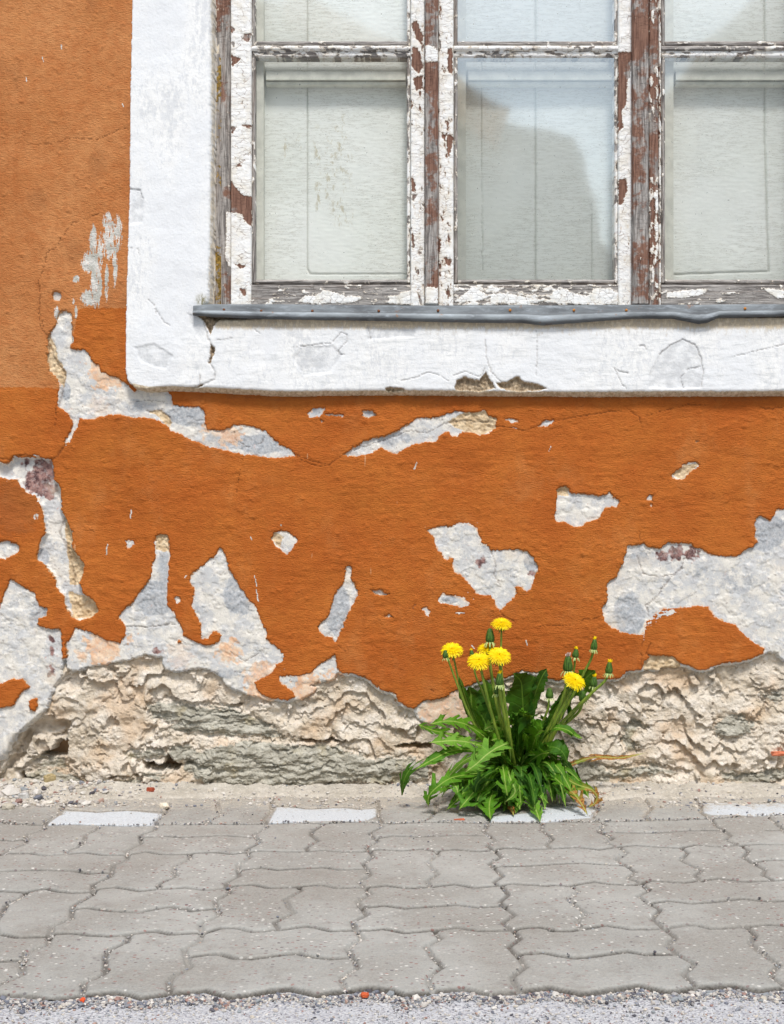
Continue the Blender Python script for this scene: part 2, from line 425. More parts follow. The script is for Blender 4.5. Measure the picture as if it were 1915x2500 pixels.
def m_panel():
    m = Mt('cream_crazed_paint')
    cz = m.noise(70, 5, .7, m.vec((.28, 1, 2.6), rot=(0, .05, 0))); a = m.noise(4, 3, .5)
    c = m.mix(m.step(a, .3, .7), lin((242, 243, 236)), lin((250, 250, 245)))
    ln = m.math('ABSOLUTE', m.math('SUBTRACT', cz, .5))
    crz = m.math('MULTIPLY', m.step(ln, .0, .03, 1, 0), m.step(m.noise(7, 3, .5), .30, .5))
    c = m.mix(m.math('MULTIPLY', crz, .5), c, lin((150, 142, 122)))
    c = m.mix(m.math('MULTIPLY', m.attr('crack'), .6), c, lin((140, 138, 122)))
    st = m.math('MULTIPLY', m.attr('write'), m.step(m.noise(46, 5, .75, m.vec((1.6, 1, .8), rot=(0, .7, 0))), .52, .6))
    c = m.mix(m.math('MULTIPLY', st, .6), c, lin((184, 168, 128)))
    m.bump(crz, .0007, -.6)
    return m.out(c, .6, .3)
def m_paver():
    m = Mt('concrete_paving')
    a = m.noise(3.5, 4, .6); b = m.noise(260, 3, .7); sp = m.voro(150, m.vec((1, 1.4, 1)), out='Distance')
    spc = m.voro(150, m.vec((1, 1.4, 1)), out='Color')
    sep = m.N('ShaderNodeSeparateColor'); m.put(sep.inputs[0], spc)
    c = m.mix(m.step(a, .3, .7), lin((152, 151, 145)), lin((172, 171, 165)))
    c = m.mix(m.attr('tint'), c, lin((144, 140, 132)))
    c = m.mix(m.step(b, .3, .7, 0, .35), c, lin((190, 185, 176)))
    c = m.mix(m.step(m.noise(22, 6, .75), .46, .7, 0, .5), c, lin((138, 132, 124)))
    on = m.math('MULTIPLY', m.step(sep.outputs[0], .78, .80), m.step(sp, .34, .44, 1, 0))
    on = m.math('MULTIPLY', on, m.step(m.noise(5, 2, .5, m.vec(loc=(3, 3, 3))), .35, .6, .35, 1))
    chip = m.ramp(sep.outputs[1], [(0, lin((96, 88, 92))), (.35, lin((150, 100, 92))), (.6, lin((110, 104, 108))), (.8, lin((226, 222, 214)))])
    c = m.mix(m.math('MULTIPLY', on, .85), c, chip)
    c = m.mix(m.step(m.attr('white'), -.8, 1.0), c, m.mix(m.step(b, .3, .7), lin((188, 192, 194)), lin((212, 216, 218))))
    dust = m.mix(m.step(b, .35, .65), lin((164, 156, 144)), lin((194, 186, 172)))
    c = m.mix(m.step(m.math('ADD', m.attr('dust'), m.math('MULTIPLY', m.math('SUBTRACT', m.noise(60, 5, .7), .5), 1.2)), .35, .75), c, dust)
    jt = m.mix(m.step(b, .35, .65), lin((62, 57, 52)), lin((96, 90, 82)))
    c = m.mix(m.attr('joint'), c, jt)  # dark joint filling and the painted bevel shade beside it
    c = m.mix(m.step(m.noise(420, 2, .6), .60, .70, 0, .35), c, lin((110, 106, 100)))
    m.bump(m.math('ADD', b, m.math('MULTIPLY', m.noise(110, 3, .7), 1.2)), .0018, .9)
    return m.out(c, .9, .2)
def m_dirt():
    m = Mt('dusty_mortar_grit')
    a = m.noise(12, 5, .65); b = m.noise(180, 4, .75)
    c = m.mix(m.step(a, .35, .65), lin((178, 170, 156)), lin((200, 192, 179)))
    c = m.mix(m.step(b, .5, .66, 0, .7), c, lin((222, 214, 200)))
    c = m.mix(m.step(b, .28, .4, .6, 0), c, lin((140, 126, 108)))
    m.bump(b, .003, 1)
    return m.out(c, .95, .1)
def m_road():
    m = Mt('pale_aggregate_road')
    b = m.voro(420, m.vec((1, 1.3, 1)), out='Color'); sep = m.N('ShaderNodeSeparateColor'); m.put(sep.inputs[0], b)
    c = m.ramp(sep.outputs[0], [(0, lin((120, 120, 130))), (.12, lin((150, 146, 150))), (.3, lin((180, 180, 182))), (.7, lin((202, 202, 202))), (1, lin((212, 211, 209)))])
    c = m.mix(m.step(m.noise(40, 4, .7), .4, .7, 0, .5), c, lin((182, 182, 186)))
    m.bump(m.math('ADD', m.noise(300, 4, .7), sep.outputs[0]), .0015, .8)
    return m.out(c, .9, .2)
def m_acol(name, rough=.85, var=.12, nscale=400, trans=None):
    m = Mt(name); c = m.acol('col'); n = m.noise(nscale, 3, .6)
    c = m.mix(m.step(n, .3, .7, 0, var), c, (.02, .02, .02, 1))
    m.bump(n, .0006, .6)
    return m.out(c, rough, .25)
def m_leaf(name, c1, c2, rib, brown=0.):
    m = Mt(name); n = m.noise(28, 4, .6); v = m.noise(240, 3, .6, m.vec((1, 1, 1)))
    oi = m.N('ShaderNodeObjectInfo').outputs['Random']
    c = m.mix(m.step(n, .3, .7), lin(c1), lin(c2))
    c = m.mix(m.math('MULTIPLY', oi, .5), c, lin((c2[0] + 14, c2[1] + 12, c2[2] - 6)))
    if brown: c = m.mix(m.step(m.math('ADD', m.attr('tipw'), m.math('MULTIPLY', m.math('SUBTRACT', n, .5), 1.2)), .5, .7), c, m.mix(m.step(v, .4, .6), lin((128, 78, 36)), lin((190, 130, 70))))
    lat = m.attr('lat')
    vein = m.math('ABSOLUTE', m.math('SUBTRACT', m.math('FRACT', m.attr('vv')), .5))
    c = m.mix(m.step(vein, .0, .06, .28, 0), c, lin(rib))
    c = m.mix(m.step(lat, .0006, .0015, .85, 0), c, lin(rib))
    m.bump(m.math('ADD', m.math('MULTIPLY', v, .4), m.step(vein, 0, .12)), .0007, .7)
    return m.out(c, .62, .25, trans=(.28, m.mix(.5, c, lin((120, 150, 20)))))
M = dict(coat=m_coat(), under=m_under(), rubble=m_rubble(), surround=m_surround(), metal=m_metal(), glass=m_glass(.15), glassm=m_glass(.38, 'strong_mirror_window_glass'), glassr=m_glass(.24, 'medium_mirror_window_glass'),  # mirror strength set by hand per pane, to tune how bright its reflection looks
         panel=m_panel(), woodv=m_wood('peeling_paint_on_upright_wood', True), woodh=m_wood('peeling_paint_on_level_wood', False),
         paver=m_paver(), dirt=m_dirt(), road=m_road())

# ================================================================ traced outlines (on the wall's own plane)
LOWER = f0([(-2730, 1200), (-300, 1000), (-120, 905), (0, 810), (20, 740), (60, 658), (130, 705), (180, 735), (200, 800), (240, 810), (240, 850), (200, 860), (190, 890), (210, 905), (260, 915), (312, 918), (316, 960), (322, 1066), (345, 1062), (348, 1030), (338, 1000), (345, 985), (375, 950), (385, 910), (430, 920), (500, 950), (555, 975), (620, 990), (635, 960), (650, 940), (640, 890), (610, 860), (625, 825), (680, 780), (730, 710), (775, 650), (780, 600), (800, 540), (795, 480), (800, 440), (830, 430), (862, 437), (870, 520), (865, 600), (858, 700), (855, 790), (890, 830), (910, 870), (940, 920), (938, 950), (985, 975), (1040, 995), (1100, 1000), (1130, 970), (1135, 940), (1110, 925), (1085, 930), (1070, 960), (1035, 965), (1030, 890), (1000, 830), (985, 790), (1000, 710), (975, 680), (980, 640), (1040, 590), (1100, 545), (1130, 500), (1155, 530), (1180, 620), (1230, 700), (1270, 760), (1310, 800), (1340, 880), (1370, 930), (1365, 970), (1420, 1010), (1450, 1040), (1450, 1080), (1415, 1095), (1400, 1130), (1350, 1165), (1300, 1190), (1330, 1240), (1380, 1270), (1480, 1280), (1515, 1260), (1500, 1230), (1440, 1195), (1430, 1160), (1540, 1155), (1590, 1140), (1650, 1090)]) + \
    f7([(265, 1298), (335, 1262), (345, 1340), (380, 1385), (450, 1385), (530, 1410), (600, 1460), (650, 1500), (720, 1515), (750, 1530), (760, 1575), (830, 1615), (875, 1625), (930, 1575), (1030, 1560), (1100, 1540), (1150, 1500), (1230, 1475), (1280, 1450), (1330, 1440), (1400, 1420), (1500, 1415), (1560, 1390), (1600, 1365), (1650, 1375)]) + \
    f12([(280, 1165), (300, 1185), (380, 1205), (430, 1190), (560, 1195), (640, 1195), (740, 1190), (770, 1150), (860, 1140), (880, 1090), (910, 1070), (890, 1050), (940, 1060), (1040, 1065), (1080, 1100), (1140, 1120), (1200, 1145), (1260, 1130), (1320, 1105), (1420, 1095), (1500, 1075), (1565, 1045), (1565, 1015), (1500, 980), (1440, 930), (1400, 880), (1360, 870), (1280, 835), (1255, 800), (1250, 775), (1180, 772), (1100, 780), (1000, 785), (950, 800), (920, 840), (885, 870), (875, 935), (830, 935), (750, 925), (690, 900), (650, 860), (635, 800), (640, 770), (668, 740), (662, 640), (720, 610), (735, 560), (760, 520), (765, 490), (780, 430), (850, 425), (870, 410), (890, 430), (960, 445), (990, 430), (1010, 412), (1080, 415), (1130, 415), (1160, 435), (1220, 455), (1250, 480), (1330, 490), (1410, 492), (1450, 455), (1500, 440), (1525, 410), (1510, 370), (1520, 270), (1545, 255), (1600, 290), (1625, 250), (1640, 225), (1680, 215), (1900, 150), (2200, 260), (2300, 700), (2600, 900), (6000, 1000), (6000, 3000), (-6000, 3000)])
PATCH_A = fA([(300, 140), (335, 125), (368, 135), (372, 200), (365, 255), (360, 310), (395, 328), (430, 322), (455, 345), (470, 380), (505, 405), (520, 440), (560, 455), (600, 465), (650, 500), (690, 540), (720, 500), (760, 540), (840, 520), (878, 555), (885, 605), (960, 618), (1030, 620), (1048, 650), (1052, 700), (1060, 735), (1110, 738), (1150, 735), (1200, 710), (1260, 712), (1320, 725), (1365, 745), (1400, 785), (1440, 815), (1490, 835), (1512, 862), (1480, 870), (1400, 878), (1340, 870), (1260, 860), (1200, 850), (1120, 828), (1060, 815), (980, 785), (930, 755), (880, 740), (850, 705), (800, 680), (740, 672), (680, 670), (620, 655), (560, 655), (500, 672), (450, 680), (410, 672), (397, 710), (375, 760), (350, 800), (335, 812), (338, 780), (368, 740), (375, 700), (355, 660), (335, 630), (305, 620), (295, 600), (300, 560), (310, 500), (290, 460), (255, 430), (243, 380), (250, 320), (245, 260), (270, 225), (290, 190)])
PATCH_B = f74([(190, 515), (215, 495), (250, 475), (290, 455), (330, 450), (375, 430), (420, 405), (440, 390), (500, 388), (545, 375), (580, 365), (630, 370), (670, 362), (680, 380), (707, 388), (705, 420), (680, 440), (655, 445), (600, 432), (575, 450), (555, 450), (550, 432), (525, 440), (500, 470), (460, 470), (430, 475), (400, 490), (375, 510), (340, 500), (320, 488), (290, 505), (240, 518)])
PATCH_C = f12([(380, 100), (405, 90), (440, 95), (450, 125), (500, 130), (560, 135), (620, 145), (660, 135), (680, 122), (695, 150), (730, 165), (735, 180), (715, 208), (690, 200), (650, 215), (620, 260), (590, 285), (550, 290), (515, 318), (485, 322), (440, 305), (425, 290), (375, 292), (362, 270), (372, 220), (375, 160)])
PATCH_D = f7([(960, 405), (1010, 395), (1050, 380), (1120, 378), (1180, 360), (1250, 370), (1295, 390), (1320, 440), (1330, 490), (1365, 505), (1395, 545), (1450, 545), (1560, 535), (1640, 550)]) + \
    f12([(210, 465), (240, 500), (268, 545), (262, 580), (235, 640), (228, 680), (205, 690), (165, 660), (130, 665), (145, 690), (130, 725), (90, 760), (55, 800), (40, 790)]) + \
    f7([(1460, 960), (1430, 910), (1400, 850), (1350, 850), (1300, 835), (1270, 790), (1230, 750), (1200, 710), (1150, 690), (1135, 640), (1150, 590), (1120, 590), (1105, 605), (1080, 600), (1055, 560), (1020, 520), (1010, 460), (985, 430)])
PATCH_E = f7([(405, 655), (435, 645), (445, 670), (435, 740), (460, 765), (485, 820), (470, 880), (450, 920), (430, 950), (410, 1000), (395, 1030), (385, 1070), (360, 1110), (340, 1165), (325, 1165), (310, 1135), (260, 1130), (225, 1095), (218, 1060), (260, 1020), (295, 990), (300, 940), (325, 870), (350, 810), (385, 780), (400, 720)])
PATCH_G = f0([(-200, 40), (-60, 40), (0, 60), (40, 70), (80, 30), (110, 35), (200, 35), (262, 50), (275, 90), (280, 150), (310, 190), (318, 310), (345, 370), (370, 420), (372, 500), (430, 580), (425, 630), (405, 680), (430, 735), (480, 770), (505, 820), (470, 855), (410, 872), (370, 855), (350, 820), (330, 790), (330, 740), (310, 725), (290, 700), (280, 650), (250, 610), (210, 570), (188, 555), (190, 530), (215, 450), (235, 430), (228, 380), (222, 310), (195, 240), (140, 215), (110, 185), (90, 150), (0, 140), (-200, 120)])
CHIPS = [f74([(75, 372), (90, 358), (128, 355), (122, 372), (110, 383), (80, 384)]), f74([(258, 365), (290, 362), (302, 380), (280, 388), (255, 382)]),
         f74([(130, 376), (192, 376), (190, 381), (140, 381)]), f74([(735, 390), (760, 392), (785, 398), (760, 404)]), f74([(850, 418), (870, 398), (903, 397), (880, 415)]),
         f74([(1300, 580), (1345, 545), (1375, 535), (1395, 545), (1370, 565), (1335, 597), (1310, 592)]), f12([(905, 140), (927, 142), (920, 172), (888, 164)]), f12([(907, 192), (922, 192), (918, 203)]),
         f7([(580, 815), (640, 810), (665, 830), (700, 840), (660, 850), (610, 845)]), f7([(1040, 890), (1060, 840), (1150, 855), (1200, 875), (1250, 905), (1190, 928), (1140, 910), (1060, 905)]),
         f7([(918, 935), (950, 935), (978, 960), (965, 988)]), f7([(672, 995), (700, 980), (726, 995), (700, 1004)]), f0([(1388, 450), (1410, 420), (1450, 408), (1480, 420), (1525, 460), (1500, 500), (1470, 535), (1440, 505), (1410, 485)]),
         f0([(648, 465), (670, 458), (690, 480), (655, 505)]), f0([(893, 755), (905, 748), (922, 752), (925, 780), (905, 785)]), f0([(-20, 470), (40, 462), (90, 480), (100, 510), (70, 535), (30, 555), (-20, 555)]),
         fA([(275, 40), (290, 25), (308, 30), (315, 60), (300, 76), (278, 70)]), f74([(1380, 465), (1392, 466), (1385, 472)]), fA([(1645, 690), (1656, 684), (1658, 698), (1650, 702)]),
         fA([(1165 / 1, 1), (1166, 1), (1166, 2)])][:-1]
ISLE = [f0([(-60, 1200), (0, 1195), (60, 1170), (120, 1170), (158, 1215), (110, 1240), (70, 1310), (0, 1320), (-60, 1330)]), f0([(150, 1280), (185, 1268), (198, 1300), (185, 1340), (155, 1330)]), f0([(912, 968), (930, 972), (928, 990), (910, 992)])]
RUB = f0([(-6000, 2300), (-1200, 1800), (-300, 1750), (0, 1600), (60, 1500), (110, 1430), (180, 1370), (240, 1320), (285, 1200), (312, 1160), (325, 1072), (336, 1068), (345, 1115), (380, 1134), (430, 1119), (480, 1104), (530, 1099), (580, 1089), (640, 1079), (690, 1064), (740, 1049), (790, 1058), (830, 1060), (835, 1092), (850, 1124), (920, 1134), (980, 1122), (1050, 1119), (1100, 1139), (1140, 1169), (1150, 1189), (1190, 1224), (1260, 1249), (1330, 1268), (1400, 1288), (1480, 1292), (1560, 1268), (1610, 1244), (1622, 1219), (1590, 1199), (1680, 1184)]) + \
    f7([(330, 1418), (345, 1380), (385, 1400), (450, 1402), (530, 1425), (600, 1475), (650, 1515), (720, 1530), (748, 1550), (758, 1590), (830, 1630), (870, 1640), (900, 1700), (960, 1730), (1090, 1730), (1230, 1745), (1250, 1640), (1285, 1470), (1400, 1440), (1500, 1432), (1560, 1410), (1600, 1384), (1650, 1392)]) + \
    f12([(280, 1180), (300, 1200), (380, 1220), (430, 1205), (560, 1207), (640, 1207), (745, 1202), (775, 1160), (870, 1150), (885, 1140), (960, 1145), (1000, 1125), (1080, 1120), (1140, 1132), (1200, 1155), (1260, 1142), (1320, 1117), (1420, 1107), (1500, 1087), (1568, 1052), (1600, 1037), (1640, 1047), (1680, 1087), (1900, 1100), (2600, 1250), (6000, 1400), (6000, 3500), (-6000, 3500)])
RECESS = [PATCH_G]      # deeper loss
DARKTONE = [[(-3000, 944), (90, 945), (150, 950), (172, 900), (176, 835), (184, 800), (192, 762), (198, 753), (312, 752), (330, 930), (420, 950), (3200, 950), (3200, 3000), (-3000, 3000)]]

def axis(lo, a, b, hi, fine, coarse):
    L = np.arange(lo, a, coarse); Mi = np.arange(a, b, fine); R = np.arange(b, hi + coarse, coarse)
    return np.concatenate([L, Mi, R])
house = empty('old_house', (0, 0, 0))
tag(house, 'old house with peeling orange plaster, white window surround and crumbling stone base', 'house')

def warp_for(X, Y, amp=3.2, sc=14.):
    return (fbm(X / sc, Y / sc, 4, 11, .6) * amp * 1.6 + pn(X / 5.2, Y / 5.2, 13) * amp * .55, fbm(X / sc + 50, Y / sc, 4, 12, .6) * amp * 1.6 + pn(X / 5.2 + 9, Y / 5.2, 14) * amp * .55)

# ---------------------------------------------------------------- orange coat
xs = axis(-900, -40, 1955, 2700, 2.3, 22); ys = axis(-1500, -30, 1790, 2100, 2.3, 22)
X, Y = np.meshgrid(xs, ys); WP = warp_for(X, Y)
rem = sdf(LOWER, X, Y, 40, WP)
rem_shallow = rem.copy()
for pz in [PATCH_A, PATCH_B, PATCH_C, PATCH_D, PATCH_E] + CHIPS: rem = np.maximum(rem, sdf(pz, X, Y, 40, WP))
gg = sdf(PATCH_G, X, Y, 60, WP); rem = np.maximum(rem, gg)
for pz in ISLE: rem = np.where(sdf(pz, X, Y, 40, WP) > -38, np.minimum(rem, -sdf(pz, X, Y, 40, WP)), rem)
CR = [(f74([(705, 415), (760, 420), (800, 432), (850, 415), (905, 398), (960, 388), (1040, 375), (1100, 365), (1160, 365), (1190, 385), (1195, 405)]), 1.5),
      (f74([(1195, 390), (1240, 372), (1310, 353), (1350, 343), (1420, 345)]), .9), (f74([(25, 515), (60, 535), (105, 550), (140, 550), (165, 530), (190, 515)]), 1.3),
      (f12([(50, 805), (80, 840), (130, 858)]), 1.6), (f7([(345, 1170), (370, 1210), (400, 1230)]), 1.0), (fA([(335, 812), (300, 865), (275, 885), (235, 890)]), 3.0),
      (fA([(235, 890), (180, 868), (120, 862), (80, 870), (50, 890), (0, 880)]), 2.5), (fA([(210, 0), (207, 60), (205, 130), (222, 180), (222, 220), (248, 260)]), 1.0),
      (fr([(630, 1360), (560, 1395), (470, 1420), (410, 1490), (350, 1590), (300, 1610), (285, 1700), (250, 1800), (262, 1900), (250, 2000), (262, 2100), (300, 2140)]), 1.0),
      (fr([(830, 825), (760, 830), (700, 860), (620, 890), (560, 885), (430, 885), (370, 915), (240, 920)]), .9), (fA([(1250, 868), (1240, 920), (1220, 1000), (1215, 1060)]), .7),
      (f0([(1680, 70), (1620, 60), (1560, 40), (1515, 22)]), 1.1), (f12([(890, 1045), (900, 1010), (920, 990)]), 1.2), (f12([(850, 345), (850, 410)]), 1.3),
      (f12([(280, 890), (380, 885), (500, 885), (530, 850), (620, 840)]), 1.0), (f12([(860, 1140), (858, 1040), (875, 940)]), 1.0),
      (fA([(290, 600), (285, 700), (280, 740)]), .8), (f7([(860, 940), (885, 915)]), 2.2), (f74([(1600, 350), (1615, 358), (1680, 352)]), 1.2), (f7([(985, 1495), (1003, 1503)]), 2.4)]
crack = np.zeros(X.shape)
for pl, w in CR:
    crack = np.maximum(crack, sst(pld(pl, X, Y, 12, (WP[0] * .8, WP[1] * .8)), w * 1.1, w * .2))
dk = np.full(X.shape, -40.)
for pz in DARKTONE: dk = np.maximum(dk, sdf(pz, X, Y, 40, WP))
tone = sst(dk, -2, 2)
low = fbm(X / 260, Y / 200, 4, 3); brush = fbm(X / 60, Y / 9, 4, 21); rc = fbm(X / 7, Y / 7, 4, 31, .7)
lump = np.maximum(fbm(X / 22, Y / 22, 3, 41) - .28, 0)
cast = sst(fbm(X / 90, Y / 70, 3, 77), -.3, .5)
Hc = .0040 + low * .005 + fbm(X / 70, Y / 45, 3, 29) * .0016 * tone + tone * (brush * .0007 + rc * .0006 + fbm(X / 30, Y / 14, 4, 22) * .0024 * cast) + (1 - tone) * (rc * .0012 + fbm(X / 3.4, Y / 3.4, 2, 91) * .0006) + lump * .006
Hc += .0007 * np.exp(-np.abs(rem + 9) / 8)                 # coat lifts a little along its broken edge
hr = np.clip(sst(X, -60, 3) * 0 + sst(Y, 1080, 1130) * 0, 0, 1)
deep = sst(gg, -2, 5) * .014
Hc = Hc - crack * .0022
drop = sst(rem, -1.0, 2.2)
Hc = Hc * (1 - drop) + (-.009 - deep) * drop - sst(rem, 4, 14) * .03
scr = np.zeros(X.shape)
for cx, cy, rx, ry, s in [(228, 590, 9, 40, 1), (222, 640, 22, 26, 1), (236, 690, 14, 60, 1), (246, 610, 8, 40, .9), (266, 590, 14, 44, .9), (288, 570, 12, 44, .85), (282, 640, 6, 60, .9), (262, 690, 5, 50, .9), (222, 728, 22, 20, 1), (265, 540, 14, 22, .8), (187, 682, 8, 9, 1), (140, 765, 7, 16, .9), (187, 762, 4, 16, .8), (180, 735, 3, 9, .8), (176, 830, 5, 10, .8)]:
    scr = np.maximum(scr, s * .78 * np.clip(1.3 - ((X - cx) / rx) ** 2 * .75 - ((Y - cy) / ry) ** 2 * .75, 0, 1))
for cx, cy, rx, ry, s in [(30, 1235, 50, 40, .14), (90, 1262, 9, 9, .6), (10, 1180, 40, 22, .2), (18, 1290, 26, 10, .2)]:
    scr = np.maximum(scr, s * np.clip(1.3 - ((X - cx) / rx) ** 2 - ((Y - cy) / ry) ** 2, 0, 1))
for (x0, y0, x1, y1) in [(260, 1355, 263, 1330), (318, 1265, 322, 1245), (622, 1405, 628, 1432), (627, 1440, 631, 1468), (1018, 1130, 1012, 1145), (1152, 1575, 1158, 1583), (1288, 1575, 1284, 1563), (688, 1280, 686, 1284), (452, 1410, 456, 1405), (300, 255, 303, 262), (105, 140, 107, 152), (150, 110, 151, 120), (66, 190, 67, 200), (612, 1310, 616, 1318), (1345, 1090, 1340, 1102)]:
    scr = np.maximum(scr, 1.3 * sst(pld([(x0, y0), (x1, y1)], X, Y, 8), 1.9, .3))
stain = np.clip(sst(Y, 985, 966) * sst(X, 420, 700) * (.55 + fbm(X / 40, Y / 12, 3, 9)), 0, .8) * sst(Y, 940, 950)
stain = np.maximum(stain, .38 * sst(((X - 35) / 75) ** 2 + ((Y - 1235) / 75) ** 2 + fbm(X / 14, Y / 14, 4, 66) * .8, 1.2, .4))
stain = np.maximum(stain, np.clip(sst(fbm(X / 90, Y / 110, 4, 65), .15, .5) * (1 - tone) * .35, 0, 1))
winrect = (X > 500) & (X < 2090) & (Y < 800)
vis = (rem < 18) & ~winrect
keep = vis[:-1, :-1] | vis[1:, 1:] | vis[1:, :-1] | vis[:-1, 1:]
coat = wallgrid('plaster_coat', X, Y, Hc, M['coat'], house, dict(rem=rem, tone=tone, crack=crack, scrape=scr, stain=stain), keep)

# ---------------------------------------------------------------- lime undercoat seen where the coat fell off
rub = sdf(RUB, X, Y, 40, (WP[0] * 1.2, WP[1] * 1.2))
uc = np.zeros(X.shape)
for pl, w in [(f7([(1400, 545), (1430, 640), (1420, 700), (1470, 800)]), 1.3), (f12([(1160, 430), (1110, 500), (1090, 560), (1020, 620), (960, 710), (890, 770), (905, 830)]), 1.5), (fA([(700, 590), (760, 580), (840, 590)]), 1.2),
              (fA([(330, 480), (318, 560), (300, 620)]), 3.0), (fA([(255, 300), (300, 400), (335, 440), (330, 500)]), 2.0), (f0([(650, 900), (760, 905), (900, 890)]), 1.1), (f0([(330, 340), (300, 420), (350, 520), (370, 620), (380, 700)]), 2.6),
              (f74([(540, 405), (600, 395), (640, 400), (690, 400)]), 2.5), (f74([(230, 495), (330, 462), (420, 430), (470, 440), (540, 405)]), 1.2), (fA([(1200, 745), (1210, 790), (1270, 820), (1340, 800), (1360, 770)]), 1.0), (fA([(750, 640), (820, 635), (870, 670), (880, 700)]), 1.8),
              (f12([(840, 490), (870, 590), (960, 610), (1050, 590)]), 1.4), (f0([(1180, 1030), (1220, 1060), (1260, 1080), (1330, 1040)]), 1.0)]:
    uc = np.maximum(uc, sst(pld(pl, X, Y, 12, WP), w * 1.5, w * .3))
sand = np.zeros(X.shape)
for pz in [fA([(255, 240), (285, 300), (300, 370), (345, 440), (330, 520), (295, 480), (255, 440), (240, 380), (243, 260)]), f74([(540, 400), (600, 370), (675, 362), (710, 390), (705, 425), (660, 446), (590, 430)]), f12([(370, 90), (450, 90), (440, 140), (380, 140)]),
           f0([(325, 330), (372, 420), (372, 500), (430, 580), (425, 640), (405, 690), (350, 690), (345, 560), (330, 450)]), f0([(795, 430), (865, 430), (868, 520), (800, 510)]), f12([(870, 1050), (1080, 1060), (1085, 1140), (870, 1145)]), f74([(1300, 580), (1345, 545), (1395, 540), (1370, 565), (1335, 597)]),
           fA([(750, 635), (830, 630), (885, 690), (870, 720), (800, 660)]), f0([(1385, 445), (1410, 415), (1450, 440), (1440, 500)]), f0([(340, 720), (480, 760), (510, 820), (470, 860), (370, 860)])]:
    sand = np.maximum(sand, sst(sdf(pz, X, Y, 20, WP), -3, 4))
pur = np.zeros(X.shape)
for cx, cy, r in [(105, 1150, 30), (88, 1175, 34), (112, 1195, 24), (128, 1590, 10), (125, 1560, 9), (125, 1640, 12), (385, 1588, 9), (95, 1135, 18), (1650, 1350, 20), (1690, 1352, 18), (1620, 1358, 14), (1300, 1402, 9), (1172, 1370, 12), (1160, 1480, 0), (60, 1130, 10)]:
    pur = np.maximum(pur, sst(np.hypot(X - cx, Y - cy) + fbm(X / 12, Y / 12, 3, 8) * 18, r + 3, r - 6)) if r else pur
peach = np.zeros(X.shape)
for cx, cy, r, s in [(265, 905, 50, .9), (240, 990, 34, .5), (250, 1580, 46, .95), (200, 1600, 20, .7), (560, 1590, 34, .8), (640, 1690, 40, .9), (750, 1680, 40, 1.), (820, 1665, 30, .9), (640, 1660, 50, .7), (320, 1560, 12, .8), (440, 1600, 40, .5), (560, 1060, 36, .7), (500, 1050, 14, .8), (200, 1480, 20, 1.), (960, 1070, 30, .4), (1100, 1750, 80, .7), (120, 1190, 0, 0)]:
    if r: peach = np.maximum(peach, s * sst(np.hypot(X - cx, Y - cy) + fbm(X / 14, Y / 14, 3, 18) * 30, r + 12, r - 14))
peach = np.maximum(peach, .75 * np.exp(-np.abs(rem) / 3.0) * (fbm(X / 18, Y / 18, 3, 5) > -.1))
cool = np.zeros(X.shape)
for cx, cy, rx, ry, s in [(375, 1460, 50, 50, .8), (400, 1390, 18, 60, .7), (585, 1450, 40, 60, .75), (500, 1480, 30, 60, .3), (470, 1010, 70, 34, .9), (560, 1075, 60, 26, .8), (640, 1085, 70, 26, .85), (162, 955, 12, 24, .9), (330, 990, 30, 20, .5), (825, 1490, 34, 70, .95), (1300, 1375, 24, 24, .8), (1265, 1490, 40, 30, .8), (1180, 1350, 30, 20, .4), (1535, 1500, 46, 60, .75), (1560, 1360, 30, 14, .7), (1700, 1400, 40, 30, .5), (1860, 1300, 70, 50, .9), (1800, 1420, 60, 40, .5), (100, 1360, 20, 26, .9), (185, 1470, 26, 24, .8), (90, 1500, 34, 40, .5), (1440, 1465, 0, 0, 0), (560, 1640, 40, 22, .5), (1400, 1030, 0, 0, 0), (960, 1070, 60, 20, .6), (1100, 1462, 26, 12, .8), (770, 1006, 14, 8, .9), (903, 1010, 14, 8, .9)]:
    if rx: cool = np.maximum(cool, s * sst(((X - cx) / rx) ** 2 + ((Y - cy) / ry) ** 2, 1.35, .35))
f1, f2 = worley(X / 26 + WP[0] / 12, Y / 20 + WP[1] / 12, 4)
Hu = fbm(X / 200, Y / 160, 3, 3) * .002 + fbm(X / 16, Y / 14, 5, 55, .6) * .0008 + (1 - sst(f2 - f1, 0, .12)) * -.0006 * (fbm(X / 60, Y / 60, 2, 66) > .1)
# thin older layers that end in little steps
st = fbm(X / 55, Y / 45, 5, 57, .62); Hu += sst(st, .02, .05) * .0014 + sst(st, .2, .22) * .001
Hu -= deep * .8 + sand * .0045 * (.6 + fbm(X / 8, Y / 8, 3, 6)) + uc * .002
Hu = np.minimum(Hu, .0020)
isl = np.maximum(sdf(ISLE[0], X, Y, 40, WP), sdf(ISLE[1], X, Y, 40, WP))
Hu = Hu + .0010 * sst(isl, -8, 0) * 0
Hu = Hu - sst(rub, -1.0, 2.2) * .012 - sst(rub, 3, 12) * .08
visu = (rub < 14) & (rem > -16) & ~winrect
keep = visu[:-1, :-1] | visu[1:, 1:] | visu[1:, :-1] | visu[:-1, 1:]
under = wallgrid('lime_undercoat', X, Y, Hu, M['under'], house, dict(cool=cool, purple=pur, peach=peach, sand=sand, crack=uc), keep)

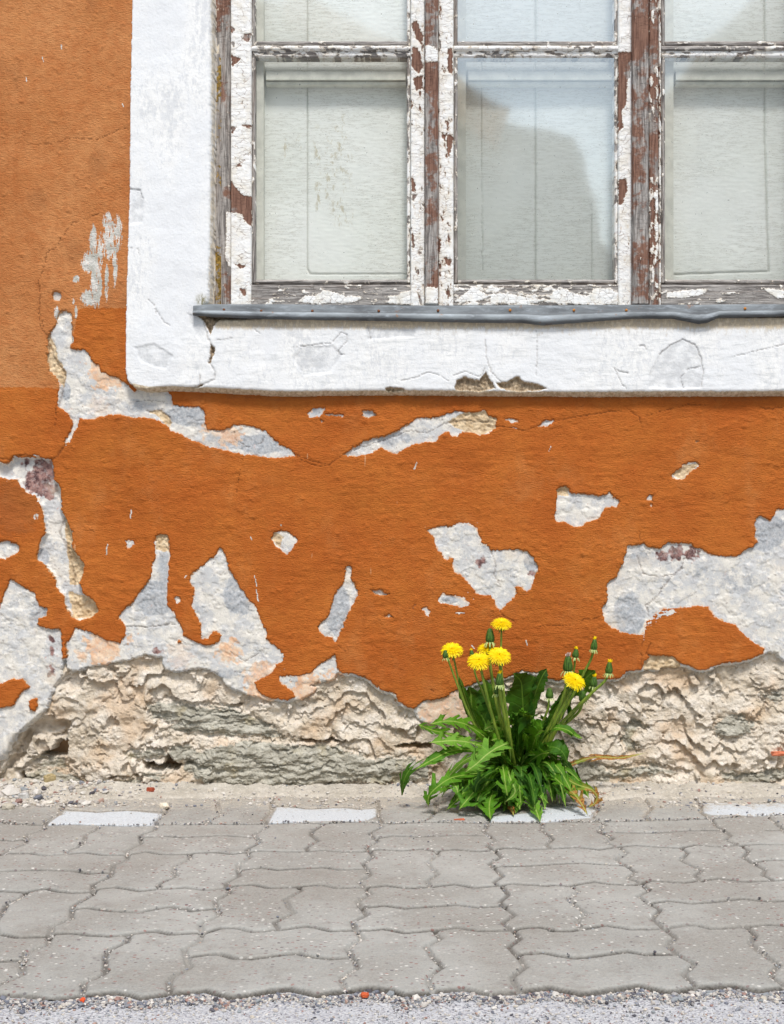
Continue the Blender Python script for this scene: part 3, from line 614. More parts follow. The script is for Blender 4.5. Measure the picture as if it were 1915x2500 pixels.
# ---------------------------------------------------------------- crumbling stone base
xs2 = axis(-900, -40, 1955, 2700, 2.0, 14); ys2 = np.arange(1560, 2034, 2.0)
X2, Y2 = np.meshgrid(xs2, ys2); W2 = warp_for(X2, Y2, 5, 20)
r2 = sdf(RUB, X2, Y2, 200, (WP[0][:1, :1] * 0 + fbm(X2 / 14., Y2 / 14., 4, 11, .6) * 6, fbm(X2 / 14. + 50, Y2 / 14., 4, 12, .6) * 6))
def saw(fx, fy, freq, amp, seed, sharp=.82):
    ph = Y2 / fy * freq + fbm(X2 / fx, Y2 / fy * .6, 5, seed, .55) * amp
    t = ph - np.floor(ph)
    return np.where(t < sharp, t / sharp, (1 - t) / (1 - sharp)) - .5      # swells downwards then breaks back under
mk = lambda s, sc, a, b: sst(fbm(X2 / sc, Y2 / sc * 1.3, 3, s), a, b)
L1 = saw(190, 120, 1.0, 2.9, 101, .93); L2 = saw(95, 62, 1.0, 2.6, 103, .91); L3 = saw(34, 30, 1.0, 2.0, 105, .82); L4 = saw(15, 13, .9, 1.6, 107, .8)
lumps = fbm(X2 / 70, Y2 / 50, 3, 111, .5)
Hr = -.013 + .0125 * L1 * (.35 + mk(1, 150, -.3, .3)) + .0070 * L2 * (.1 + mk(2, 90, -.1, .35)) + .0030 * L3 * mk(3, 60, .0, .4) + .0012 * L4 * mk(4, 40, .05, .4) + lumps * .008 + fbm(X2 / 9, Y2 / 7, 4, 113, .65) * .0015
wA = worley(X2 / 84 + W2[0] * .055, Y2 / 46 + W2[1] * .09 + fbm(X2 / 60, Y2 / 60, 3, 140) * .5, 141)[0]; wB = worley(X2 / 30 + W2[0] * .09, Y2 / 17 + W2[1] * .13, 143)[0]
Hr += .006 * (.5 - wA) * mk(12, 120, -.2, .4)
# pits
pit = sst(fbm(X2 / 17, Y2 / 14, 3, 120), .42, .55); Hr -= pit * .006
STN = [([(362, 1719), (395, 1710), (480, 1718), (557, 1724), (600, 1738), (633, 1757), (667, 1776), (686, 1800), (640, 1803), (540, 1800), (450, 1796), (405, 1780), (430, 1770), (380, 1757), (357, 1738)], .004, .7),
       ([(437, 1868), (470, 1840), (520, 1815), (600, 1806), (700, 1812), (830, 1822), (905, 1850), (1005, 1845), (1060, 1870), (1050, 1905), (985, 1915), (850, 1912), (760, 1925), (665, 1940), (600, 1925), (540, 1925), (480, 1900)], .012, 1.),
       ([(405, 1832), (425, 1815), (470, 1815), (500, 1840), (450, 1868), (420, 1862)], .008, .8),
       ([(300, 1838), (345, 1825), (400, 1830), (412, 1850), (360, 1862), (310, 1858)], .004, .6),
       ([(50, 1892), (100, 1880), (170, 1890), (200, 1912), (260, 1915), (330, 1903), (362, 1925), (320, 1940), (200, 1948), (75, 1942)], .004, .8),
       (fs1([(1165, 1030), (1250, 1010), (1390, 1020), (1380, 1070), (1290, 1105), (1210, 1095)]), .012, .8), (fs1([(640, 990), (760, 960), (880, 1010), (890, 1070), (800, 1115), (700, 1110), (650, 1060)]), .018, 0.),
       (fs1([(240, 920), (480, 910), (560, 960), (540, 1010), (380, 1040), (230, 1020)]), -.006, .3),
       (fs3([(1190, 480), (1260, 430), (1380, 420), (1430, 470), (1500, 500), (1440, 560), (1350, 600), (1230, 600), (1180, 550)]), .008, .8),
       (fs3([(-60, 830), (60, 790), (280, 790), (450, 820), (700, 795), (950, 840), (1000, 870), (700, 880), (620, 905), (400, 930), (200, 920), (-60, 880)]), .004, .9),
       (fs3([(520, 520), (620, 470), (690, 530), (640, 560), (590, 620), (630, 660), (620, 720), (540, 730), (515, 640)]), -.006, .9),
       (fs3([(90, 590), (200, 570), (250, 620), (230, 660), (100, 670)]), -.004, .7), (fs3([(1500, 270), (1700, 260), (1700, 330), (1560, 340)]), .003, .6), (f12([(870, 1070), (940, 1060), (1040, 1065), (1080, 1100), (1060, 1120), (1020, 1100), (960, 1135), (890, 1140)]), .016, 0.),
       (fs3([(1240, 880), (1300, 850), (1500, 850), (1700, 830), (1900, 860), (1900, 930), (1400, 940), (1250, 920)]), .0, .8)]
stone = np.full(X2.shape, -20.)
for pz, hh, gcol in STN:
    s = sdf(pz, X2, Y2, 30, (W2[0] * 2, W2[1] * 1.6))
    m_ = sst(s, -6, 6)
    fine = saw(130, 34, 1.2, 2.4, 131, .8) * .0055 * (.3 + mk(7, 60, -.3, .3)) + saw(60, 15, 1.2, 2.0, 133, .8) * .0022 * mk(8, 40, -.2, .3) + fbm(X2 / 50, Y2 / 14, 4, 135, .6) * .006 + fbm(X2 / 10, Y2 / 5, 3, 136) * .0015
    dome = (1 - np.exp(-np.maximum(s, 0) / 22)) * .010 + .012 * (.45 - worley(X2 / 90 + W2[0] * .05, Y2 / 26 + W2[1] * .07, 151)[0])
    base = -.024 + hh + dome
    if gcol > .25:
        Hr = Hr * (1 - m_) + (base + fine) * m_; stone = np.maximum(stone, np.where(s > -18, s * gcol, -20))
    else:
        Hr = Hr * (1 - m_ * .6) + (base + lumps * .006 + fbm(X2 / 9, Y2 / 7, 4, 113, .65) * .003) * m_ * .6
    Hr -= .0055 * np.exp(-((s + 2.5) / 3.2) ** 2) * sst(fbm(X2 / 50, Y2 / 50, 3, 153), -.35, .1)
# hollows, slits and long ledges
for pz, dd in [(fs1([(300, 905), (400, 860), (440, 790), (530, 780), (525, 900), (400, 918)]), .10), (fs1([(1160, 950), (1250, 970), (1330, 965), (1370, 900), (1400, 930), (1470, 965), (1450, 1010), (1300, 1015), (1180, 1005)]), .10), (fs1([(136, 1140), (155, 1045), (195, 1130), (250, 1195), (160, 1185)]), .05),
               (fs2([(190, 905), (300, 900), (430, 926), (560, 935), (600, 946), (560, 957), (400, 940), (280, 915)]), .05), (fs2([(830, 925), (900, 893), (1060, 872), (1050, 884), (920, 910)]), .03), (fs2([(790, 578), (1000, 575), (1090, 585), (1080, 600), (900, 597), (800, 592)]), .035),
               (fs1([(890, 1058), (1000, 1050), (1160, 1055), (1150, 1066), (960, 1066), (880, 1085)]), .03), (fs1([(260, 600), (560, 610), (540, 720), (440, 760), (250, 740), (180, 900), (60, 1020), (20, 990), (130, 800), (200, 680)]), .022),
               (f0([(1180, 1300), (1240, 1300), (1230, 1320), (1190, 1315)]), .02), (fs2([(1440, 620), (1560, 605), (1690, 612), (1690, 640), (1500, 640)]), .03), (fs2([(0, 715), (100, 735), (180, 765), (100, 775), (0, 750)]), .012),
               (fs3([(512, 620), (522, 615), (520, 680), (512, 690)]), .02), (fs3([(1300, 880), (1500, 872), (1500, 890), (1350, 895)]), .015), (fs3([(190, 465), (290, 460), (480, 475), (400, 480), (300, 472)]), .012), (fs3([(330, 800), (480, 822), (420, 830)]), .012)]:
    Hr -= dd * sst(sdf(pz, X2, Y2, 30, W2), -3, 5)
lip = np.exp(-np.abs(r2 - 6) / 10.)
Hr += lip * .004
leftc = sst(X2, 300, 90) * sst(Y2, 1680, 1800); Hr -= leftc * .010
Hr = np.minimum(Hr, -.002 + .006 * sst(r2, 20, 60))
foot = sst(Y2, 1910, 1955); Hr = Hr + foot * .006
under_lip = sst(r2, 2, -8); Hr = Hr * (1 - under_lip) + np.minimum(Hr, -.014) * under_lip
dirt = sst(Y2, 1880, 1960) * np.clip(.35 + fbm(X2 / 40, Y2 / 20, 3, 9), 0, 1) * .6
dirt = np.maximum(dirt, leftc * .4 * np.clip(.5 + fbm(X2 / 30, Y2 / 30, 3, 19), 0, 1))  # shade of the lower left hollow, painted in as extra darkness
visr = r2 > -26
keep = visr[:-1, :-1] | visr[1:, 1:]
droop = -np.maximum(Hr + .02, 0) * .35
base = wallgrid('stone_base', X2, Y2, Hr, M['rubble'], house, dict(stone=stone, dirt=dirt), keep, dz=droop)

# ---------------------------------------------------------------- wall body behind the skins
m_core = m_flat('wall_masonry', lin((170, 140, 110)), .95)
mb = MB(); xl, xr = float(wx(-900)), float(wx(2700)); xw0, xw1 = float(wx(560)), float(wx(2060)); zt, zs = float(wz(-1500)), float(wz(715)); zw = float(wz(-640))
mb.box((xl, .075, -.1), (xr, .45, zs - .04)); mb.box((xl, .075, zs - .04), (xw0 - .035, .45, zt)); mb.box((xw1 + .035, .075, zs - .04), (xr, .45, zt)); mb.box((xw0 - .035, .075, zw + .05), (xw1 + .035, .45, zt))
mb.box((xw0 - .035, .20, zs - .04), (xw1 + .035, .45, zw + .05))
mb.build('wall_body', m_core, house, smooth=False)

# ---------------------------------------------------------------- white surround
xs3 = axis(280, 292, 1955, 2310, 2.2, 12); ys3 = axis(-900, -24, 990, 1000, 2.2, 16)
X3, Y3 = np.meshgrid(xs3, ys3); W3 = warp_for(X3, Y3, 1.1, 18)
OUT = [(329, -860), (327, 0), (322, 240), (320, 470), (313, 700), (310, 900), (316, 934), (335, 952), (365, 960), (430, 958), (520, 962), (640, 968), (700, 971), (1000, 968), (1400, 972), (1915, 970), (2290, 972), (2290, -860)]
INN = [(526, -640), (526, 0), (527, 300), (524, 600), (520, 745), (508, 758), (512, 772), (530, 776), (2080, 776), (2085, -640)]
so_ = sdf(OUT, X3, Y3, 30, W3); si_ = sdf(INN, X3, Y3, 30, W3)
wo = 3.0 + 15 * sst(Y3, 925, 945) * sst(X3, 330, 420)
wi = 5 + 9 * sst(X3, 470, 490) * sst(X3, 700, 560)
Hs = -.012 + .040 * np.sqrt(np.clip(1 - (1 - np.clip(so_ / wo, 0, 1)) ** 2, 0, 1))
Hs = np.minimum(Hs, -.012 + .040 * np.sqrt(np.clip(1 - (1 - np.clip(-si_ / wi, 0, 1)) ** 2, 0, 1)))
band = sst(Y3, 800, 830)
Hs += fbm(X3 / 180, Y3 / 150, 3, 61) * .0025 + (fbm(X3 / 20, Y3 / 60, 4, 62) * (1 - band) + fbm(X3 / 60, Y3 / 14, 4, 63) * band) * .0005 + fbm(X3 / 30, Y3 / 30, 4, 67) * .0006
ck = np.zeros(X3.shape)
for pl, w in [(f74([(668, 130), (670, 185), (690, 240), (720, 270)]), 1.3), (f74([(840, 100), (842, 160), (838, 250)]), .7), (f74([(1185, 150), (1200, 150), (1205, 162)]), 1.6), (f74([(1100, 225), (1120, 270), (1140, 295)]), 1.), (f74([(1110, 232), (1145, 242)]), 1.6),
              (fA([(1050, 180), (1075, 270), (1100, 320), (1080, 390), (1110, 440), (1110, 480), (1040, 515)]), 2.0), (fA([(1035, 460), (1030, 520), (990, 525)]), 1.4), (fA([(810, 120), (850, 190), (885, 208)]), 1.3), (fA([(770, 75), (800, 100), (815, 150)]), .8),
              (f74([(1250, 180), (1290, 145), (1330, 128), (1370, 145), (1390, 190), (1398, 240), (1390, 290)]), 1.3), (f74([(1330, 290), (1322, 255), (1350, 225), (1390, 220)]), .8), (f74([(160, 135), (185, 105), (205, 112), (205, 135), (180, 160), (175, 180), (200, 180)]), .9),
              (f74([(50, 152), (120, 145), (160, 140)]), .7), (f74([(385, 268), (430, 258), (480, 238), (520, 250), (545, 268)]), 1.1), (f74([(560, 250), (600, 235), (650, 255), (668, 225)]), 1.0), (f74([(275, 85), (285, 128)]), 1.), (f74([(1500, 185), (1670, 145)]), .6),
              (fr([(835, 1220), (905, 1230), (930, 1290)]), 1.), (fr([(845, 1595), (900, 1605), (905, 1650)]), .8), (fA([(1120, 280), (1200, 275)]), .7), (fA([(1500, 320), (1660, 300)]), .7), (fr2([(330, 2115), (355, 2135)]), 0.9)]:
    ck = np.maximum(ck, sst(pld(pl, X3, Y3, 12, (W3[0] * 2, W3[1] * 2)), w * 1.5, w * .3))
hole = np.full(X3.shape, -20.)
for pz in [f74([(330, 295), (350, 285), (385, 290), (410, 300), (340, 305)]), f74([(565, 300), (570, 265), (600, 252), (625, 262), (650, 265), (668, 235), (690, 270), (705, 292), (650, 305), (600, 300)]), f74([(700, 272), (740, 270), (775, 252), (800, 270), (840, 275), (878, 295), (830, 302), (760, 303), (720, 292)]),
           fA([(1005, 130), (1040, 150), (1150, 168), (1130, 185), (1105, 215), (1085, 260), (1068, 220), (1050, 180), (1010, 155)]), fA([(1085, 300), (1112, 320), (1108, 350), (1090, 400), (1075, 400), (1088, 350)]), fA([(990, 525), (1045, 500), (1050, 515)])]:
    hole = np.maximum(hole, sdf(pz, X3, Y3, 20, (W3[0] * 2.5, W3[1] * 2.5)))
Hs -= sst(hole, -1, 4) * (.010 + fbm(X3 / 8, Y3 / 8, 3, 64) * .006)
pit3 = np.zeros(X3.shape)
for pz in [f74([(1215, 250), (1250, 180), (1290, 145), (1330, 128), (1370, 145), (1390, 190), (1398, 240), (1390, 290), (1300, 295), (1215, 290)]), f74([(265, 80), (435, 85), (432, 120), (360, 122), (300, 128), (275, 130)]), f74([(20, 190), (60, 150), (160, 150), (190, 180), (150, 240), (60, 250)]),
           fr([(840, 1220), (905, 1225), (930, 1300), (925, 1440), (850, 1450)]), fA([(975, 150), (1040, 150), (1060, 230), (1040, 290), (1000, 230)]), fA([(700, 320), (800, 300), (900, 360), (860, 430), (740, 400)])]:
    pit3 = np.maximum(pit3, sst(sdf(pz, X3, Y3, 20, (W3[0] * 2, W3[1] * 2)), -1.5, 2))
Hs -= pit3 * .0018 + ck * .0022
grey = np.clip(pit3 * .8, 0, 1)
sandm = np.maximum(1.2 * sst(so_, 17, 7) * sst(Y3, 930, 950), .62 * sst(si_, -16, -3) * sst(X3, 560, 520) * (X3 < 560))
sandm = np.maximum(sandm, .72 * sst(Y3, 826, 798) * sst(X3, 500, 540))
sandm = np.maximum(sandm, .40 * sst(Y3, 862, 810) * sst(X3, 500, 540) * (X3 > 1000))
moss = sst(np.hypot((X3 - 497), (Y3 - 738)), 22, 5)
visn = (so_ > -6) & (si_ < 6); keep = visn[:-1, :-1] | visn[1:, 1:] | visn[1:, :-1] | visn[:-1, 1:]
surr = wallgrid('window_surround', X3, Y3, Hs, M['surround'], house, dict(band=band, grey=grey, sand=sandm, hole=hole, crack=ck, moss=moss), keep)

# ---------------------------------------------------------------- zinc sill strip
sx = np.arange(478, 2100, 2.5); pr = [(-.004, 748), (.036, 750), (.0370, 756), (.0375, 766), (.038, 774), (.0415, 777), (.0435, 781), (.0435, 788), (.042, 793), (.039, 797), (.034, 799), (.026, 796)]
lowe = -2.5 + np.interp(sx, [478, 600, 700, 1000, 1177, 1270, 1318, 1440, 1536, 1634, 1697, 1716, 1745, 1915, 2100], [779, 786, 789, 793, 797, 797, 803, 794, 787, 787, 800, 797, 785, 781, 781])
topo = np.interp(sx, [478, 520, 700, 1000, 1300, 1915, 2100], [752, 748, 748, 751, 750, 748, 748])
V = []; dk_ = []
wob = fbm(sx / 110, sx * 0, 4, 71) * .003; wob2 = fbm(sx / 30, sx * 0 + 9, 3, 72) * 1.0
for j, (h, y) in enumerate(pr):
    t = (y - 748) / 51.
    yy = topo + (lowe - topo) * t + wob2 * t
    hh = h + wob * t * (j > 3)
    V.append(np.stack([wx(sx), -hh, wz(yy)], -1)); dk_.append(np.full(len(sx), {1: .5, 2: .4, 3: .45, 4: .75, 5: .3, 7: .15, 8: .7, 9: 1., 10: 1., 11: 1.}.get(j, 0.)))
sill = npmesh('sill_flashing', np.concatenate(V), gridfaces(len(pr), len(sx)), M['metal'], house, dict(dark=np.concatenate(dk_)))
mnail = m_flat('rusty_nail_heads', lin((120, 74, 44)), .8, .3, 0, 300, .4)
mnail2 = m_flat('orange_rusty_nail_heads', lin((196, 128, 58)), .8, .3, 0, 300, .3)
for nx_, ny_, mm in [(547, 756, 0), (638, 759, 0), (763, 759, 0), (925, 759, 0), (1070, 758, 0), (1246, 757, 1), (1402, 757, 1), (1530, 757, 1), (1820, 753, 1)]:
    b = MB(); c = P(nx_, ny_, .0385); n = 9; V = [c + Vector((0, -.0022, 0))]
    for rr, yy in ((.6, -.0018), (1, -.0004), (1, .001)):
        for k in range(n):
            aa = 2 * math.pi * k / n; R = .0031 * rr; V.append(c + Vector((math.cos(aa) * R, yy, math.sin(aa) * R)))
    F = [(0, 1 + (k + 1) % n, 1 + k) for k in range(n)]
    for r_ in range(2): F += [(1 + r_ * n + k, 1 + r_ * n + (k + 1) % n, 1 + (r_ + 1) * n + (k + 1) % n, 1 + (r_ + 1) * n + k) for k in range(n)]
    b.add(V, F); o = b.build('nail', mnail2 if mm else mnail, sill)

# ---------------------------------------------------------------- window
def board(name, x0, y0, x1, y1, Hh, cover, parent, seed, vert=True, primer=0., bare=(), paint=(), moss=0., thick=.03, edge=3., split=True, step=None, crk=1.0):
    step = step or 1.9
    nx = max(5, int((x1 - x0) / step)); ny = max(5, int((y1 - y0) / step))
    if y0 < -60 and vert:
        ysb = np.concatenate([np.arange(y0, -30, 12), np.arange(-30, y1, step), [y1]])
    else: ysb = np.linspace(y0, y1, ny)
    xsb = np.concatenate([np.arange(x0, 1950, step), np.arange(1950, x1, 12), [x1]]) if x1 > 1960 else np.linspace(x0, x1, nx)
    Xb, Yb = np.meshgrid(xsb, ysb)
    sc = (10, 26) if vert else (26, 9)
    n = fbm(Xb / sc[0] + seed * 7, Yb / sc[1], 5, seed, .62)
    c2 = fbm(Xb / 60 + seed, Yb / (150 if vert else 40), 3, seed + 3)
    pf = n * 1.7 + c2 * .8 + (cover - .5) * 2.0
    wp = (fbm(Xb / 7, Yb / 7, 3, seed + 5) * 4, fbm(Xb / 7, Yb / 7, 3, seed + 6) * 4)
    for pz in bare: pf = np.minimum(pf, -sdf(pz, Xb, Yb, 25, wp) / 4)
    for pz in paint: pf = np.maximum(pf, sdf(pz, Xb, Yb, 25, wp) / 4)
    pf = np.clip(pf, -1.5, 1.5)
    gr = fbm(Xb / (2.4 if vert else 60), Yb / (60 if vert else 2.4), 3, seed + 9)
    e_ = np.minimum(np.minimum(Xb - x0, x1 - Xb), np.minimum(Yb - y0, y1 - Yb))
    if vert: e_ = np.minimum(Xb - x0, x1 - Xb)
    else: e_ = np.minimum(Yb - y0, y1 - Yb)
    rnd = np.sqrt(np.clip(1 - (1 - np.clip(e_ / edge, 0, 1)) ** 2, 0, 1))
    Hb = Hh - .004 * (1 - rnd) + sst(pf, -.1, .12) * .0014 + gr * .0007 * sst(pf, .1, -.2) + n * .0006
    f1b, f2b = worley(Xb / (17 if vert else 12) + wp[0] * .1 + seed, Yb / (9 if vert else 10) + wp[1] * .1, seed)
    Hb -= sst(f2b - f1b, .10, .0) * .0010 * sst(pf, 0, .3) * crk
    Hb += np.where(pf > .15, (f1b - .4) * .0012 * crk, 0)
    pr_ = np.full(Xb.shape, primer) + c2 * .6
    ny, nx = Xb.shape
    # front, then a skirt that closes the sides and back
    front = np.stack([(Xb - CX) / FPX * (D - Hh), -Hb, CAMH - (Yb - HY) / FPX * (D - Hh)], -1).reshape(-1, 3)
    idx = np.arange(ny * nx).reshape(ny, nx)
    loop = np.concatenate([idx[0, :], idx[1:, -1], idx[-1, -2::-1], idx[-2:0:-1, 0]])
    back = front[loop].copy(); back[:, 1] = -Hh + thick
    F1 = gridfaces(ny, nx); m0 = len(front); k = np.arange(len(loop)); k2 = (k + 1) % len(loop)
    F2 = np.stack([loop[k], loop[k2], m0 + k2, m0 + k], -1)
    mg = np.full(Xb.shape, moss) * np.clip(.75 + c2 * 2.0, 0, 1.6)
    at = {a_: np.concatenate([v.ravel(), v.ravel()[loop]]) for a_, v in dict(paint=pf, primer=pr_, moss=mg).items()}
    return npmesh(name, np.vstack([front, back]), np.vstack([F1, F2]), M['woodv' if vert else 'woodh'], parent, at)
TOPY = -560
J = fr2
board('jamb', 519, TOPY, 563.5, 746, -.012, .12, house, 3, primer=-.2, paint=[J([(134, 1350), (175, 1350), (175, 1700), (150, 1700), (130, 1640), (138, 1500)])])
jm = board('moss_strip', 524, 130, 541, 744, -.0095, .0, house, 5, primer=-.5, moss=.42, thick=.004, edge=7)
jm['label'] = 'ochre lichen crust along the edge of the left jamb'
board('jamb', 2040, TOPY, 2086, 746, -.012, .3, house, 8, primer=.1)
def sash(x0, x1, lx, rx, seed, lbare, rbare, lp, rp, railp, railb, cov):
    """x0..x1 outer, lx / rx inner edges of the stiles"""
    L = board('window_sash', x0, TOPY, lx, 746, -.004, cov[0], house, seed, bare=lbare, primer=.25)
    R = board('stile', rx, TOPY, x1, 746, -.004, cov[1], L, seed + 1, bare=rbare, primer=.25)
    b = board('bottom_rail', lx + .4, 694, rx - .4, 747, -.006, cov[2], L, seed + 2, False, primer=-.95, paint=railp, bare=railb)
    bars = [(110, 122, cov[3], -.006), (121, 139, cov[4], -.012)]
    for (a_, b_, c_, h_) in bars:
        board('glazing_bar', lx + .4, a_, rx - .4, b_, h_, c_, L, seed + 3 + int(a_), False, primer=-.9, edge=4)
    board('glazing_bar', lx + .4, -460, rx - .4, -430, -.008, .7, L, seed + 3, False, step=6)
    # putty beads round both panes
    for (ya, yb) in ((140, 690), (TOPY, 109)):
        board('bead', lx + .6, ya, lx + 10, yb, -.012, .25, L, seed + 20, True, primer=-.7, edge=6, crk=.3)
        board('bead', rx - 9, ya, rx - .6, yb, -.012, .6, L, seed + 21, True, primer=-.7, edge=6, crk=.3)
        board('bead', lx + 10, yb - (8 if yb > 600 else 10), rx - 9, yb + 2, -.011, .25, L, seed + 22, False, primer=-.7, edge=5, crk=.3)
    for (ya, yb, nm) in ((138, 684, 0), (TOPY, 102, 1)):
        tilt = {0: (.0004, .0), 1: (.0, .0), 2: (.0, -.0003)}[seed % 3]
        g = MB(); hh = -.016
        nxg, nyg = 12, 16; V = []
        for j in range(nyg + 1):
            for i in range(nxg + 1):
                px_ = lx + 4 + (rx - lx - 8) * i / nxg; py_ = ya + (yb - ya) * j / nyg
                V.append(P(px_, py_, hh + tilt[0] * (i / nxg - .5) + tilt[1] * (j / nyg - .5)))
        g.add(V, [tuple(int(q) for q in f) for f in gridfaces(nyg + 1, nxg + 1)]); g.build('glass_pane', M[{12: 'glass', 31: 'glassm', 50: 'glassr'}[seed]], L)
    return L
# left, middle, right casement
sash(563.5, 1038, 614, 1003, 12,
     [J([(158, 1140), (200, 1200), (250, 1250), (300, 1250), (300, 1445), (250, 1400), (240, 1362), (160, 1350)]), J([(165, 345), (232, 372), (178, 425)]), J([(240, 250), (255, 215), (300, 210), (280, 270)]), J([(165, 800), (205, 812), (175, 852)]), J([(238, 800), (300, 795), (290, 818)]), J([(165, 160), (195, 190), (170, 212)]),
      J([(165, 270), (190, 265), (188, 300)]), J([(200, 1060), (240, 1062), (222, 1040)]), J([(225, 1840), (265, 1840), (262, 1890), (235, 1870)]), J([(190, 1680), (260, 1695), (230, 1712)])],
     [J([(1320, 150), (1350, 130), (1395, 230), (1385, 290), (1345, 240)]), J([(1320, 300), (1360, 300), (1395, 420), (1365, 470), (1325, 430)]), J([(1318, 1130), (1345, 1160), (1340, 1220), (1318, 1215)]), J([(1320, 1240), (1355, 1240), (1330, 1290)]), J([(1330, 500), (1390, 480), (1385, 560), (1350, 580)]), J([(1320, 1450), (1340, 1560), (1325, 1600)])],
     [], [], [J([(600, 1920), (640, 1880), (700, 1885), (760, 1850), (850, 1865), (900, 1890), (980, 1885), (1010, 1900), (950, 1930), (700, 1935)]), J([(1260, 1860), (1318, 1850), (1318, 1945), (1150, 1930)]), J([(1150, 1890), (1250, 1880), (1260, 1900), (1170, 1905)])], [J([(680, 1900), (760, 1860), (840, 1890), (860, 1930), (700, 1932)])], (.98, .82, .3, .62, .5))
sash(1071, 1545, 1108, 1510, 31,
     [J([(1550, 310), (1580, 310), (1580, 480), (1555, 460)]), J([(1545, 860), (1590, 870), (1560, 1000), (1545, 960)]), J([(1490, 1510), (1505, 1520), (1503, 1605), (1490, 1580)])],
     [fr3([(845, 262), (915, 262), (908, 350), (890, 420), (885, 520), (862, 560), (868, 640), (845, 670)]), fr3([(848, 902), (888, 900), (890, 960), (865, 1025), (846, 1030)])],
     [], [], [fr3([(30, 1500), (110, 1450), (170, 1470), (190, 1500), (120, 1520)]), fr3([(520, 1460), (570, 1450), (640, 1480), (700, 1490), (720, 1450), (800, 1450), (840, 1470), (840, 1532), (500, 1525)]), fr3([(200, 1480), (300, 1475), (420, 1500), (400, 1530), (200, 1525)])], [], (.76, .96, .5, .72, .6))
sash(1609, 2040, 1615, 1996, 50, [], [], [], [], [fr3([(1090, 1470), (1180, 1460), (1300, 1450), (1280, 1480), (1180, 1500), (1085, 1500)]), fr3([(1560, 1445), (1680, 1460), (1680, 1500), (1640, 1500)])], [], (.6, .7, .22, .4, .72))
# brown posts between the casements
p1 = board('mullion_post', 1038.5, TOPY, 1070.5, 741, .012, .02, house, 61, primer=.04, thick=.045, paint=[J([(1405, 290), (1430, 285), (1490, 315), (1490, 390), (1408, 392)]), J([(1405, 1830), (1490, 1830), (1490, 1945), (1405, 1945)])])
p2 = board('mullion_post', 1545.5, TOPY, 1585, 741, .014, .02, house, 66, primer=.02, thick=.045)
p3 = board('mullion_post', 1585.5, TOPY, 1608.6, 745, .004, .46, house, 68, primer=.2, thick=.035, bare=[fr3([(990, 610), (1050, 610), (1050, 890), (995, 890)])])
for o_, l_ in ((p1, 'brown weathered post with a white paint block near its top'), (p2, 'thick brown weathered post with nail holes'), (p3, 'narrow post with peeling white flakes over brown wood')): o_['label'] = l_
# dark timber under the casements
board('window_sill_board', 520, 744.5, 2086, 756, -.010, .1, house, 70, False, primer=.3, thick=.08)
# head of the window
board('window_head', 522, -600, 2086, TOPY, .0, .6, house, 71, False, step=6, thick=.05)
# inner casement and painted panel behind the glass
minner = m_flat('inner_casement_paint', lin((222, 220, 208)), .7, .3, 0, 40, .12)
mb = MB()
def bar(x0, y0, x1, y1, h, th):
    a_ = P(x0, y1, h); b_ = P(x1, y0, h); mb.box((a_.x, -h, a_.z), (b_.x, -h + th, b_.z))
for (x0, x1) in ((614, 1003), (1108, 1510), (1615, 1996)):
    bar(x0 - 8, TOPY, x0 + 30, 712, -.034, .02); bar(x1 - 8, TOPY, x1 + 22, 712, -.034, .02)
    bar(x0 + 36, 174, x1 - 12, 194, -.033, .02); bar(x0 + 36, 199, x1 - 12, 206, -.040, .02); bar(x0 + 34, 700, x1 - 12, 740, -.036, .02)
mb.build('inner_casement', minner, house, smooth=False)
xs4 = np.linspace(590, 2040, 560); ys4 = np.concatenate([np.arange(TOPY, 0, 14), np.arange(0, 745, 2.6)])
X4, Y4 = np.meshgrid(xs4, ys4); W4 = warp_for(X4, Y4, 1.0, 30)
gk = np.zeros(X4.shape)
for pl, w in [([(751, TOPY), (751, 655), (757, 668), (1010, 669)], 1.2), ([(1308, TOPY), (1308, 700)], 1.6), ([(1866, TOPY), (1869, 200), (1868, 300), (1872, 500), (1878, 662), (1640, 670)], 1.6), ([(1176, 150), (1178, 660)], .8), ([(1445, 500), (1447, 690)], .8)]:
    gk = np.maximum(gk, sst(pld(pl, X4, Y4, 12, W4), w * 2.2, w * .5))
wr = np.zeros(X4.shape)
for cx, cy, rx, ry in [(835, 330, 20, 60), (808, 390, 16, 80), (775, 360, 10, 60), (840, 400, 22, 60), (780, 470, 12, 70), (805, 460, 14, 50), (830, 510, 22, 50), (850, 530, 14, 40), (700, 360, 12, 30), (730, 350, 8, 30)]:
    wr = np.maximum(wr, sst(((X4 - cx) / rx) ** 2 + ((Y4 - cy) / ry) ** 2, 1.3, .2))
Hp = -.066 + fbm(X4 / 300, Y4 / 300, 3, 81) * .004 + fbm(X4 / 22, Y4 / 5, 3, 82) * .0006 - gk * .003
wallp = np.stack([(X4 - CX) / FPX * (D + .066), -Hp, CAMH - (Y4 - HY) / FPX * (D + .066)], -1).reshape(-1, 3)
npmesh('inner_panel', wallp, gridfaces(*X4.shape), M['panel'], house, dict(crack=gk.ravel() * .8, write=wr.ravel()))
